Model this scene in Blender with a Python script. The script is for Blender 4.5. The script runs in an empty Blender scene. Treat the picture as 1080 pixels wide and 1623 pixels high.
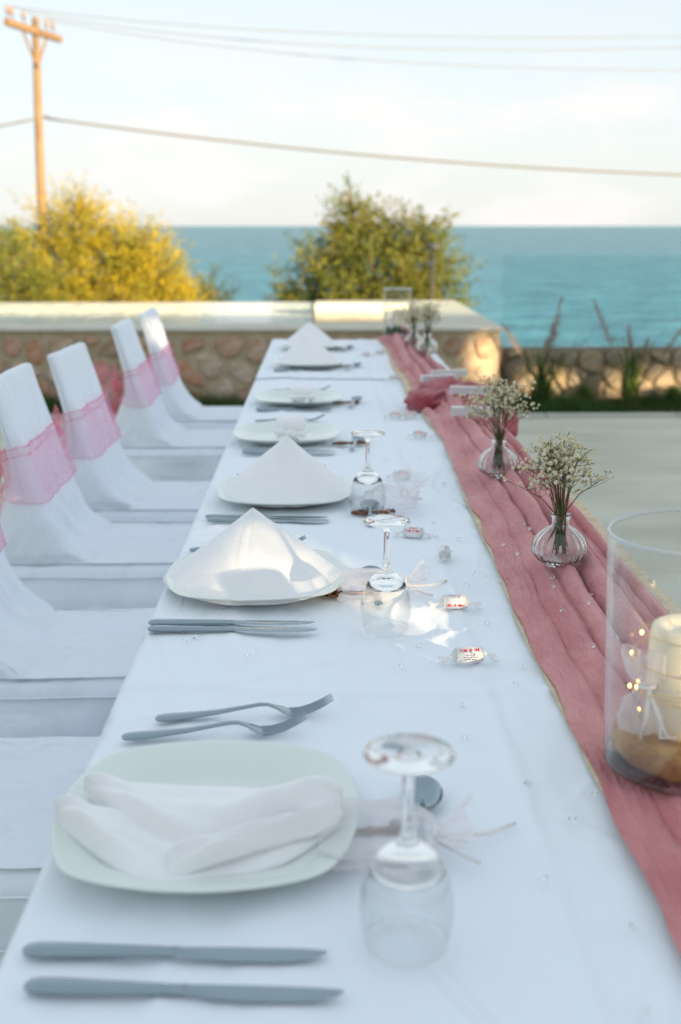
import bpy, bmesh, math, random
import numpy as np
from mathutils import Vector, Matrix, noise
R = math.radians
PI = math.pi
random.seed(7); rng = np.random.default_rng(7)
sc = bpy.context.scene
col = sc.collection

# ---------------------------------------------------------------- camera, sky, sun, exposure
TH = math.atan(453.5/1800); YAW = -math.atan(28/1800)
cam = bpy.data.cameras.new('camera'); cob = bpy.data.objects.new('camera', cam); col.objects.link(cob)
cob.location = (0, 0, 1.30); cob.rotation_euler = (PI/2-TH, 0, YAW)
cam.sensor_fit = 'VERTICAL'; cam.sensor_height = 36; cam.lens = 1800/1623*36
cam.clip_start = .05; cam.clip_end = 60000
cam.dof.use_dof = True; cam.dof.focus_distance = 1.66; cam.dof.aperture_fstop = 4.2
sc.camera = cob

SUN_EL, SUN_AZ = 9.0, 139.5                       # azimuth clockwise from +Y
w = bpy.data.worlds.new("World"); sc.world = w; w.use_nodes = True
nt = w.node_tree; N = nt.nodes; L = nt.links; bg = N['Background']
sky = N.new('ShaderNodeTexSky'); sky.sky_type = 'NISHITA'; sky.sun_disc = False
sky.sun_elevation = R(SUN_EL); sky.sun_rotation = R(SUN_AZ); sky.air_density = 1.0; sky.dust_density = .6
gm = N.new('ShaderNodeGamma'); gm.inputs[1].default_value = .16; L.new(sky.outputs[0], gm.inputs[0])
tc = N.new('ShaderNodeTexCoord'); sx = N.new('ShaderNodeSeparateXYZ'); L.new(tc.outputs['Generated'], sx.inputs[0])
# hazy veil + soft cumulus bank low over the sea, all round the horizon
mp = N.new('ShaderNodeMapping'); mp.inputs['Scale'].default_value = (7, 7, 19); mp.inputs['Location'].default_value = (2.3, .4, .3); L.new(tc.outputs['Generated'], mp.inputs[0])
nz = N.new('ShaderNodeTexNoise'); nz.inputs['Scale'].default_value = 1.0; nz.inputs['Detail'].default_value = 7; nz.inputs['Roughness'].default_value = .52
L.new(mp.outputs[0], nz.inputs[0])
cr = N.new('ShaderNodeMapRange'); cr.interpolation_type = 'SMOOTHSTEP'; cr.inputs[1].default_value = .44; cr.inputs[2].default_value = .60; L.new(nz.outputs[0], cr.inputs[0])
up = N.new('ShaderNodeMapRange'); up.interpolation_type = 'SMOOTHSTEP'; up.inputs[1].default_value = .17; up.inputs[2].default_value = .08; up.inputs[3].default_value = 0; up.inputs[4].default_value = 1
L.new(sx.outputs[2], up.inputs[0])
mm = N.new('ShaderNodeMath'); mm.operation = 'MULTIPLY'; L.new(cr.outputs[0], mm.inputs[0]); L.new(up.outputs[0], mm.inputs[1])
m2 = N.new('ShaderNodeMath'); m2.operation = 'MULTIPLY'; m2.inputs[1].default_value = .8; L.new(mm.outputs[0], m2.inputs[0])
mx = N.new('ShaderNodeMix'); mx.data_type = 'RGBA'; L.new(m2.outputs[0], mx.inputs[0])
tint = N.new('ShaderNodeMix'); tint.data_type = 'RGBA'; tint.blend_type = 'MULTIPLY'; tint.inputs[0].default_value = 1; tint.inputs[7].default_value = (.91, .965, 1.00, 1)
L.new(gm.outputs[0], tint.inputs[6])
hz = N.new('ShaderNodeMapRange'); hz.inputs[1].default_value = 0; hz.inputs[2].default_value = .09; hz.inputs[3].default_value = .55; hz.inputs[4].default_value = 0; L.new(sx.outputs[2], hz.inputs[0])
mh = N.new('ShaderNodeMix'); mh.data_type = 'RGBA'; L.new(hz.outputs[0], mh.inputs[0]); L.new(tint.outputs[2], mh.inputs[6]); mh.inputs[7].default_value = (1.13, 1.13, 1.10, 1)
L.new(mh.outputs[2], mx.inputs[6]); mx.inputs[7].default_value = (1.29, 1.26, 1.235, 1)
L.new(mx.outputs[2], bg.inputs[0]); bg.inputs[1].default_value = .141

sun = bpy.data.lights.new('sun', 'SUN'); sun.energy = 4.0; sun.angle = R(.6); sun.color = (1, .76, .45)
so = bpy.data.objects.new('sun', sun); col.objects.link(so)
SD = Vector((math.sin(R(SUN_AZ))*math.cos(R(SUN_EL)), math.cos(R(SUN_AZ))*math.cos(R(SUN_EL)), math.sin(R(SUN_EL))))   # towards the sun
so.rotation_euler = SD.to_track_quat('Z', 'Y').to_euler(); so.location = (6, -8, 8)
sc.view_settings.view_transform = 'Standard'; sc.view_settings.look = 'None'; sc.view_settings.gamma = 1
sc.view_settings.exposure = 2.50
cy = sc.cycles; cy.use_denoising = True; cy.max_bounces = 12; cy.transmission_bounces = 10; cy.transparent_max_bounces = 24
cy.diffuse_bounces = 4; cy.glossy_bounces = 5; cy.sample_clamp_indirect = 6; cy.blur_glossy = .4

# ---------------------------------------------------------------- materials
def lnk(nt, a, b): nt.links.new(a, b)
def mat(name, c, rough=.6, metal=0, spec=.5, trans=0, ior=1.45, sheen=0, c2=None, nscale=5, nmin=.35, nmax=.65, bump=0, bscale=200, bdist=.001, emis=None, estr=0, stretch=None, rand=None, sss=0):
    m = bpy.data.materials.new(name); m.use_nodes = True; nt = m.node_tree; b = nt.nodes['Principled BSDF']
    b.inputs['Base Color'].default_value = (*c, 1); b.inputs['Roughness'].default_value = rough; b.inputs['Metallic'].default_value = metal
    b.inputs['Specular IOR Level'].default_value = spec; b.inputs['Transmission Weight'].default_value = trans; b.inputs['IOR'].default_value = ior
    if sheen: b.inputs['Sheen Weight'].default_value = sheen
    if emis: b.inputs['Emission Color'].default_value = (*emis, 1); b.inputs['Emission Strength'].default_value = estr
    tc = nt.nodes.new('ShaderNodeTexCoord'); src = tc.outputs['Object']
    if stretch:
        mp = nt.nodes.new('ShaderNodeMapping'); mp.inputs['Scale'].default_value = stretch; lnk(nt, src, mp.inputs[0]); src = mp.outputs[0]
    out = None
    if c2:
        n = nt.nodes.new('ShaderNodeTexNoise'); n.inputs['Scale'].default_value = nscale; n.inputs['Detail'].default_value = 5; lnk(nt, src, n.inputs[0])
        r = nt.nodes.new('ShaderNodeMapRange'); r.inputs[1].default_value = nmin; r.inputs[2].default_value = nmax; lnk(nt, n.outputs[0], r.inputs[0])
        x = nt.nodes.new('ShaderNodeMix'); x.data_type = 'RGBA'; lnk(nt, r.outputs[0], x.inputs[0]); x.inputs[6].default_value = (*c, 1); x.inputs[7].default_value = (*c2, 1)
        out = x.outputs[2]
    if rand:
        oi = nt.nodes.new('ShaderNodeObjectInfo'); ra = nt.nodes.new('ShaderNodeValToRGB'); ra.color_ramp.interpolation = 'LINEAR'
        e = ra.color_ramp.elements
        while len(e) < len(rand): e.new(.5)
        for i, cc in enumerate(rand): e[i].position = i/(len(rand)-1); e[i].color = (*cc, 1)
        lnk(nt, oi.outputs['Random'], ra.inputs[0])
        if out:
            x = nt.nodes.new('ShaderNodeMix'); x.data_type = 'RGBA'; x.inputs[0].default_value = .62; lnk(nt, out, x.inputs[6]); lnk(nt, ra.outputs[0], x.inputs[7]); out = x.outputs[2]
        else: out = ra.outputs[0]
    if out: lnk(nt, out, b.inputs['Base Color'])
    if bump:
        n = nt.nodes.new('ShaderNodeTexNoise'); n.inputs['Scale'].default_value = bscale; n.inputs['Detail'].default_value = 6; lnk(nt, src, n.inputs[0])
        bp = nt.nodes.new('ShaderNodeBump'); bp.inputs['Strength'].default_value = bump; bp.inputs['Distance'].default_value = bdist
        lnk(nt, n.outputs[0], bp.inputs['Height']); lnk(nt, bp.outputs[0], b.inputs['Normal'])
    return m
def sheer(name, c, alpha, trl=.5, crinkle=0):
    m = bpy.data.materials.new(name); m.use_nodes = True; nt = m.node_tree
    for n in list(nt.nodes):
        if n.type != 'OUTPUT_MATERIAL': nt.nodes.remove(n)
    o = [n for n in nt.nodes if n.type == 'OUTPUT_MATERIAL'][0]
    d = nt.nodes.new('ShaderNodeBsdfDiffuse'); d.inputs[0].default_value = (*c, 1)
    t = nt.nodes.new('ShaderNodeBsdfTranslucent'); t.inputs[0].default_value = (*c, 1)
    p = nt.nodes.new('ShaderNodeBsdfTransparent')
    a = nt.nodes.new('ShaderNodeMixShader'); a.inputs[0].default_value = trl; lnk(nt, d.outputs[0], a.inputs[1]); lnk(nt, t.outputs[0], a.inputs[2])
    b = nt.nodes.new('ShaderNodeMixShader'); lnk(nt, p.outputs[0], b.inputs[1]); lnk(nt, a.outputs[0], b.inputs[2])
    lw = nt.nodes.new('ShaderNodeLayerWeight'); lw.inputs[0].default_value = .35      # sheer weave closes up at grazing view
    mr = nt.nodes.new('ShaderNodeMapRange'); mr.inputs[3].default_value = alpha; mr.inputs[4].default_value = min(1, alpha+.32)
    lnk(nt, lw.outputs['Facing'], mr.inputs[0]); lnk(nt, mr.outputs[0], b.inputs[0])
    lnk(nt, b.outputs[0], o.inputs[0]); return m
def leafmat(name, c, c2, nscale, trl=.4):
    m = bpy.data.materials.new(name); m.use_nodes = True; nt = m.node_tree
    b = nt.nodes['Principled BSDF']; b.inputs['Roughness'].default_value = .6; b.inputs['Specular IOR Level'].default_value = .3
    o = [n for n in nt.nodes if n.type == 'OUTPUT_MATERIAL'][0]
    tc = nt.nodes.new('ShaderNodeTexCoord'); n = nt.nodes.new('ShaderNodeTexNoise'); n.inputs['Scale'].default_value = nscale; n.inputs['Detail'].default_value = 6; n.inputs['Roughness'].default_value = .7; lnk(nt, tc.outputs['Object'], n.inputs[0])
    r = nt.nodes.new('ShaderNodeMapRange'); r.inputs[1].default_value = .38; r.inputs[2].default_value = .62; lnk(nt, n.outputs[0], r.inputs[0])
    x = nt.nodes.new('ShaderNodeMix'); x.data_type = 'RGBA'; lnk(nt, r.outputs[0], x.inputs[0]); x.inputs[6].default_value = (*c, 1); x.inputs[7].default_value = (*c2, 1)
    lnk(nt, x.outputs[2], b.inputs['Base Color'])
    t = nt.nodes.new('ShaderNodeBsdfTranslucent'); lnk(nt, x.outputs[2], t.inputs[0])
    s = nt.nodes.new('ShaderNodeMixShader'); s.inputs[0].default_value = trl; lnk(nt, b.outputs[0], s.inputs[1]); lnk(nt, t.outputs[0], s.inputs[2]); lnk(nt, s.outputs[0], o.inputs[0])
    return m
def panemat(name, tint, rough=0.0, edge=.8):
    m = bpy.data.materials.new(name); m.use_nodes = True; nt = m.node_tree
    for n in list(nt.nodes):
        if n.type != 'OUTPUT_MATERIAL': nt.nodes.remove(n)
    o = [n for n in nt.nodes if n.type == 'OUTPUT_MATERIAL'][0]
    p = nt.nodes.new('ShaderNodeBsdfTransparent'); 
    lw = nt.nodes.new('ShaderNodeLayerWeight'); lw.inputs[0].default_value = .10; pm_ = nt.nodes.new('ShaderNodeMix'); pm_.data_type = 'RGBA'      # longer path through the glass towards the silhouette
    lnk(nt, lw.outputs['Facing'], pm_.inputs[0]); pm_.inputs[6].default_value = (*tint, 1); pm_.inputs[7].default_value = (tint[0]*edge, tint[1]*edge, tint[2]*edge, 1); lnk(nt, pm_.outputs[2], p.inputs[0])
    g = nt.nodes.new('ShaderNodeBsdfGlossy'); g.inputs['Roughness'].default_value = rough; g.inputs[0].default_value = (1, 1, 1, 1)
    f = nt.nodes.new('ShaderNodeFresnel'); ge = nt.nodes.new('ShaderNodeNewGeometry')
    mr = nt.nodes.new('ShaderNodeMapRange'); mr.inputs[3].default_value = 1.45; mr.inputs[4].default_value = 1/1.45; lnk(nt, ge.outputs['Backfacing'], mr.inputs[0]); lnk(nt, mr.outputs[0], f.inputs[0])
    s = nt.nodes.new('ShaderNodeMixShader'); lnk(nt, f.outputs[0], s.inputs[0]); lnk(nt, p.outputs[0], s.inputs[1]); lnk(nt, g.outputs[0], s.inputs[2]); lnk(nt, s.outputs[0], o.inputs[0])
    return m

M = {}
M['cloth'] = mat('white_table_linen', (.86, .91, .97), .85, spec=.25, sheen=.15, bump=.25, bscale=900, bdist=.0004)
M['napkin'] = mat('white_napkin_cotton', (.91, .91, .93), .9, spec=.2, sheen=.2, bump=.3, bscale=1400, bdist=.0004)
M['cover'] = mat('white_chair_cover', (.82, .87, .93), .8, spec=.25, sheen=.2, bump=.55, bscale=9, bdist=.02, stretch=(1.3, 1.3, .3))
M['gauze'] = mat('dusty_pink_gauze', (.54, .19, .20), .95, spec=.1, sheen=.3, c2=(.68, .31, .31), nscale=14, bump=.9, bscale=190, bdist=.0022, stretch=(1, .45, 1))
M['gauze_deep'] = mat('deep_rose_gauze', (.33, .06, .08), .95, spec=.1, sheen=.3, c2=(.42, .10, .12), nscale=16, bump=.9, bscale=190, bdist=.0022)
M['burlap'] = mat('beige_burlap', (.60, .48, .33), .95, spec=.1, c2=(.74, .62, .45), nscale=60, bump=.8, bscale=500, bdist=.001)
M['porcelain'] = mat('white_porcelain', (.76, .82, .78), .12, spec=.5)
M['steel'] = mat('brushed_steel', (.31, .38, .42), .07, metal=1, bump=.05, bscale=90, bdist=.0005)
M['brass'] = mat('antique_copper', (.32, .15, .075), .38, metal=1, c2=(.07, .04, .03), nscale=120)
M['glass'] = mat('clear_glass', (1, 1, 1), 0, trans=1, ior=1.47)
M['glass_aqua'] = mat('faintly_green_glass', (.93, .985, .97), 0.0, trans=1, ior=1.45)
M['thin'] = panemat('thin_cylinder_glass', (.985, .99, .99), edge=.93)
M['pane'] = panemat('balustrade_glass', (.90, .965, .965))
M['crystal'] = mat('acrylic_crystal', (1, 1, 1), 0, trans=1, ior=1.5)
M['sash'] = sheer('pink_organza', (.92, .36, .56), .17, .35)
M['sash2'] = sheer('pink_organza_gathered', (.86, .22, .34), .26, .5)
M['sash3'] = sheer('pink_organza_tails', (.90, .36, .44), .22, .5)
M['tulle'] = sheer('white_organza', (.95, .93, .95), .36, .4)
M['cello'] = sheer('cellophane', (.92, .92, .92), .38, .3)
M['paper'] = mat('white_wrapper', (.86, .84, .84), .35, spec=.5)
M['candyend'] = mat('candy_end', (.62, .66, .62), .3, spec=.6, bump=.5, bscale=400, bdist=.001)
M['red'] = mat('red_print', (.72, .01, .04), .4)
M['green_ink'] = mat('green_print', (.02, .3, .12), .4)
M['yellow_ink'] = mat('yellow_print', (.8, .45, .03), .4)
M['blue_ink'] = mat('blue_print', (.03, .16, .55), .4)
M['ink'] = mat('grey_print', (.06, .06, .12), .5)
M['wax'] = mat('ivory_wax', (.88, .77, .55), .4, spec=.4, c2=(.90, .83, .66), nscale=6)
M['wick'] = mat('wick', (.1, .09, .08), .9)
M['woodslice'] = mat('bark_wood', (.26, .10, .03), .8, c2=(.50, .29, .10), nscale=40, bump=.8, bscale=120, bdist=.004)
M['goldglit'] = mat('gold_wire', (.85, .58, .2), .25, metal=1)
M['bulb'] = mat('warm_led', (.9, .6, .25), .3, emis=(1, .55, .18), estr=1.2)
M['fanpaper'] = mat('white_fan_paper', (.82, .83, .83), .6)
M['stemgreen'] = mat('flower_stem', (.07, .085, .025), .6, c2=(.13, .12, .04), nscale=30)
M['blossom'] = mat('cream_blossom', (.88, .82, .60), .8, c2=(.93, .90, .76), nscale=90)
M['rose'] = mat('pale_pink_petals', (.75, .48, .47), .7)
M['leafgreen'] = mat('rose_leaf', (.05, .14, .04), .6)
M['floor'] = mat('terrace_concrete', (.43, .435, .35), .85, spec=.3, c2=(.63, .61, .52), nscale=1.6, nmin=.3, nmax=.7, bump=.3, bscale=60, bdist=.002, stretch=(.6, 1.4, 1))
M['kerb'] = mat('edging_stone', (.42, .43, .38), .8, c2=(.5, .5, .44), nscale=3)
M['mortar'] = mat('sandy_mortar', (.40, .32, .22), .95, spec=.1, c2=(.50, .42, .30), nscale=9, bump=1, bscale=45, bdist=.012)
M['mortar2'] = mat('brown_mortar', (.20, .16, .11), .95, spec=.1, c2=(.27, .22, .16), nscale=9, bump=1, bscale=45, bdist=.012)
M['stone'] = mat('rusty_stone', (.34, .17, .09), .9, spec=.15, c2=(.64, .55, .47), nscale=16, bump=1, bscale=22, bdist=.02,
                 rand=[(.50, .16, .05), (.52, .33, .22), (.30, .18, .10), (.60, .42, .30), (.42, .13, .06), (.48, .36, .26), (.60, .52, .44), (.44, .20, .09), (.28, .20, .14)])
M['stone2'] = mat('tan_stone', (.27, .22, .15), .9, spec=.15, c2=(.38, .31, .22), nscale=11, bump=1, bscale=22, bdist=.02,
                  rand=[(.30, .25, .17), (.42, .32, .2), (.24, .21, .17), (.36, .3, .24), (.46, .34, .19)])
M['coping'] = mat('coping_stone', (.52, .50, .42), .8, spec=.3, c2=(.60, .58, .49), nscale=4, bump=.2, bscale=60, bdist=.002)
M['pooltile'] = mat('white_pool_tile', (.78, .77, .72), .25)
def creases(m, scale, stretch, dist, width=.07, strength=1.0, rot=(0, 0, 0)):
    """adds sharp fabric creases (ridged noise) under the existing bump"""
    nt = m.node_tree; b = nt.nodes['Principled BSDF']; tc = nt.nodes.new('ShaderNodeTexCoord'); mp = nt.nodes.new('ShaderNodeMapping'); mp.inputs['Scale'].default_value = stretch; mp.inputs['Rotation'].default_value = rot; lnk(nt, tc.outputs['Object'], mp.inputs[0])
    last = b.inputs['Normal'].links[0].from_socket if b.inputs['Normal'].links else None
    for k, (sc_, d_) in enumerate(((scale, dist), (scale*2.7, dist*.4))):
        n = nt.nodes.new('ShaderNodeTexNoise'); n.inputs['Scale'].default_value = sc_; n.inputs['Detail'].default_value = 1.5; n.inputs['Distortion'].default_value = .6; lnk(nt, mp.outputs[0], n.inputs[0])
        a = nt.nodes.new('ShaderNodeMath'); a.operation = 'SUBTRACT'; a.inputs[1].default_value = .5; lnk(nt, n.outputs[0], a.inputs[0])
        c = nt.nodes.new('ShaderNodeMath'); c.operation = 'ABSOLUTE'; lnk(nt, a.outputs[0], c.inputs[0])
        r = nt.nodes.new('ShaderNodeMapRange'); r.interpolation_type = 'SMOOTHSTEP'; r.inputs[1].default_value = 0; r.inputs[2].default_value = width; r.inputs[3].default_value = 1; r.inputs[4].default_value = 0; lnk(nt, c.outputs[0], r.inputs[0])
        bp = nt.nodes.new('ShaderNodeBump'); bp.inputs['Strength'].default_value = strength; bp.inputs['Distance'].default_value = d_; lnk(nt, r.outputs[0], bp.inputs['Height'])
        if last: lnk(nt, last, bp.inputs['Normal'])
        last = bp.outputs[0]
    lnk(nt, last, b.inputs['Normal'])
creases(M['cover'], 3.0, (1.2, 1.6, .55), .0075, .16, .8, (.5, .2, 0))
creases(M['napkin'], 9, (1, 1.6, 1), .0009, .12, .7)
creases(M['cloth'], 2.2, (1.0, .5, 1), .0030, .035, .8)
creases(M['gauze'], 22, (2.6, .5, 1), .0013, .14, .8)
M['soil'] = mat('dry_earth', (.16, .12, .07), .95, c2=(.24, .19, .11), nscale=1.5, bump=1, bscale=8, bdist=.05)
M['bark'] = mat('tree_bark', (.10, .065, .04), .9, c2=(.16, .11, .07), nscale=12, bump=1, bscale=30, bdist=.02)
M['pole'] = mat('weathered_pole_wood', (.18, .115, .06), .8, c2=(.12, .075, .04), nscale=5, bump=.6, bscale=30, bdist=.01, stretch=(4, 4, .5))
M['porc_ins'] = mat('brown_insulator', (.16, .11, .08), .3)
M['wire'] = mat('grey_cable', (.10, .10, .095), .6)
M['darkmetal'] = mat('dark_lamp_metal', (.05, .055, .06), .5, metal=.4)
M['plaster'] = mat('white_plaster', (.72, .70, .66), .9, c2=(.66, .64, .6), nscale=2)
M['tablewood'] = mat('plywood_top', (.35, .25, .15), .6)
M['yellowleaf'] = leafmat('golden_leaves', (.44, .335, .012), (.15, .165, .03), 3.2, .4)
M['greenleaf'] = leafmat('olive_green_leaves', (.06, .10, .02), (.17, .165, .027), 1.6, .35)
M['darkleaf'] = leafmat('dark_green_leaves', (.05, .075, .03), (.09, .11, .04), 2, .3)
M['grass'] = leafmat('green_grass', (.035, .085, .02), (.06, .12, .03), 3, .3)
M['reed'] = leafmat('reed_blades', (.08, .15, .035), (.17, .17, .06), 4, .3)
M['plume'] = mat('purple_brown_plume', (.24, .17, .14), .9, c2=(.42, .32, .25), nscale=20)

# ---------------------------------------------------------------- mesh helpers
class MB:
    def __init__(s): s.v = []; s.f = []
    def add(s, vs, fs):
        b = len(s.v); s.v += [tuple(v) for v in vs]; s.f += [tuple(i+b for i in f) for f in fs]; return s
    def rings(s, rs, close=True, cap=True):
        n = len(rs[0]); b = len(s.v)
        for r in rs: s.v += [tuple(p) for p in r]
        for k in range(len(rs)-1):
            for i in range(n if close else n-1):
                j = (i+1) % n; s.f.append((b+k*n+i, b+k*n+j, b+(k+1)*n+j, b+(k+1)*n+i))
        if cap and close:
            s.f.append(tuple(b+i for i in range(n))[::-1]); e = b+(len(rs)-1)*n; s.f.append(tuple(e+i for i in range(n)))
        return s
    def box(s, x0, x1, y0, y1, z0, z1):
        return s.add([(x0,y0,z0),(x1,y0,z0),(x1,y1,z0),(x0,y1,z0),(x0,y0,z1),(x1,y0,z1),(x1,y1,z1),(x0,y1,z1)],
                     [(0,3,2,1),(4,5,6,7),(0,1,5,4),(1,2,6,5),(2,3,7,6),(3,0,4,7)])
    def tube(s, pts, r, n=8, cap=True):
        P = [Vector(p) for p in pts]; rr = r if hasattr(r, '__len__') else [r]*len(P); rs = []
        ref = Vector((0, 0, 1))
        for i, p in enumerate(P):
            t = (P[min(i+1, len(P)-1)]-P[max(i-1, 0)])
            t = t.normalized() if t.length > 1e-9 else Vector((0, 0, 1))
            a = t.cross(ref)
            if a.length < .15: a = t.cross(Vector((0, 1, 0)))
            a.normalize(); b = t.cross(a)
            rs.append([p+(a*math.cos(2*PI*k/n)+b*math.sin(2*PI*k/n))*rr[i] for k in range(n)])
        return s.rings(rs, True, cap)
    def lathe(s, prof, n=48, mod=None, c=(0, 0, 0), closed=False):
        rs = []
        for (r, z) in prof:
            ring = []
            for k in range(n):
                a = 2*PI*k/n; q = r*(mod(a, r, z) if mod else 1)
                ring.append((c[0]+q*math.cos(a), c[1]+q*math.sin(a), c[2]+z))
            rs.append(ring)
        if closed: rs.append(rs[0])
        return s.rings(rs, True, not closed)
    def grid(s, nu, nv, f):
        b = len(s.v)
        for j in range(nv+1):
            for i in range(nu+1): s.v.append(tuple(f(i/nu, j/nv)))
        for j in range(nv):
            for i in range(nu):
                a = b+j*(nu+1)+i; s.f.append((a, a+1, a+nu+2, a+nu+1))
        return s
    def build(s, name, m, parent=None, smooth=True, loc=None, sharp=None, fixn=False):
        me = bpy.data.meshes.new(name); me.from_pydata(s.v, [], s.f); me.validate()
        if fixn:
            b_ = bmesh.new(); b_.from_mesh(me); bmesh.ops.remove_doubles(b_, verts=b_.verts, dist=1e-6); bmesh.ops.recalc_face_normals(b_, faces=b_.faces); b_.to_mesh(me); b_.free()
        if m: me.materials.append(M[m] if isinstance(m, str) else m)
        if smooth: me.shade_smooth()
        if sharp: me.set_sharp_from_angle(angle=R(sharp))
        o = bpy.data.objects.new(name, me); col.objects.link(o)
        if parent: o.parent = parent
        if loc: o.location = loc
        return o
def bevel(o, wd=.005, seg=2):
    m = o.modifiers.new('bevel', 'BEVEL'); m.width = wd; m.segments = seg; m.limit_method = 'ANGLE'; return o
def solid(o, t, off=0):
    m = o.modifiers.new('thickness', 'SOLIDIFY'); m.thickness = t; m.offset = off; return o
def subd(o, k=1):
    m = o.modifiers.new('smooth', 'SUBSURF'); m.levels = k; m.render_levels = k; return o
def tag(o, label=None, cat=None, group=None, kind=None):
    if label: o['label'] = label
    if cat: o['category'] = cat
    if group: o['group'] = group
    if kind: o['kind'] = kind
    return o
def empty(name, loc=(0, 0, 0), rz=0, rot=None):
    o = bpy.data.objects.new(name, None); o.empty_display_size = .05; col.objects.link(o); o.location = loc
    o.rotation_euler = rot if rot else (0, 0, rz); return o
def kids(o): return [c for c in ALLK.get(o.name, [])]
def copy_tree(o, parent=None):
    c = o.copy(); col.objects.link(c); c.parent = parent
    for ch in [x for x in bpy.data.objects if x.parent == o]: copy_tree(ch, c)
    return c
def dup(o, loc, rz=0, label=None, group=None, scale=None, rot=None):
    c = copy_tree(o); c.location = loc; c.rotation_euler = rot if rot else (0, 0, rz)
    if label: c['label'] = label
    if group: c['group'] = group
    if scale: c.scale = scale
    return c
def fast_mesh(name, V, F, m, parent=None, smooth=False):   # V (n,3), F (k,4|3) numpy
    me = bpy.data.meshes.new(name); me.vertices.add(len(V)); me.vertices.foreach_set('co', V.astype(np.float32).ravel())
    k = F.shape[1]; me.loops.add(F.size); me.loops.foreach_set('vertex_index', F.astype(np.int32).ravel())
    me.polygons.add(len(F)); me.polygons.foreach_set('loop_start', np.arange(0, F.size, k, dtype=np.int32)); me.update(calc_edges=True)
    me.materials.append(M[m]); o = bpy.data.objects.new(name, me); col.objects.link(o)
    if parent: o.parent = parent
    return o
def fbm(x, y, z=0, o=4): return noise.fractal(Vector((x, y, z)), 1.0, 2.0, o)
def lerp(a, b, t): return a+(b-a)*t
def sstep(a, b, x):
    t = max(0, min(1, (x-a)/(b-a))); return t*t*(3-2*t)
TZ = .75

# ---------------------------------------------------------------- ground, terrace, sea
fl_ = empty('terrace_floor'); tag(fl_, kind='structure')
MB().box(-14, 16, -14, 7.86, -.3, -.012).build('slab_bed', 'mortar2', fl_, False)
for i_ in range(-2, 4):
    for j_ in range(-2, 4):
        x0_, y0_ = i_*3.4+.55, j_*2.62-.02
        if j_ < 3 : bevel(MB().box(x0_+.004, x0_+3.396, max(y0_+.004, -14), min(y0_+2.616, 7.858), -.2, random.uniform(-.0006, .0006)).build('floor_slab', 'floor', fl_, False), .004)
k = empty('terrace_kerb'); tag(k, kind='structure')
x = -5.9
while x < 9:
    bevel(MB().box(x+.004, x+.93, 7.864, 7.98, -.2, .012).build('kerb_stone', 'kerb', k, False), .006); x += .934
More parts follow.
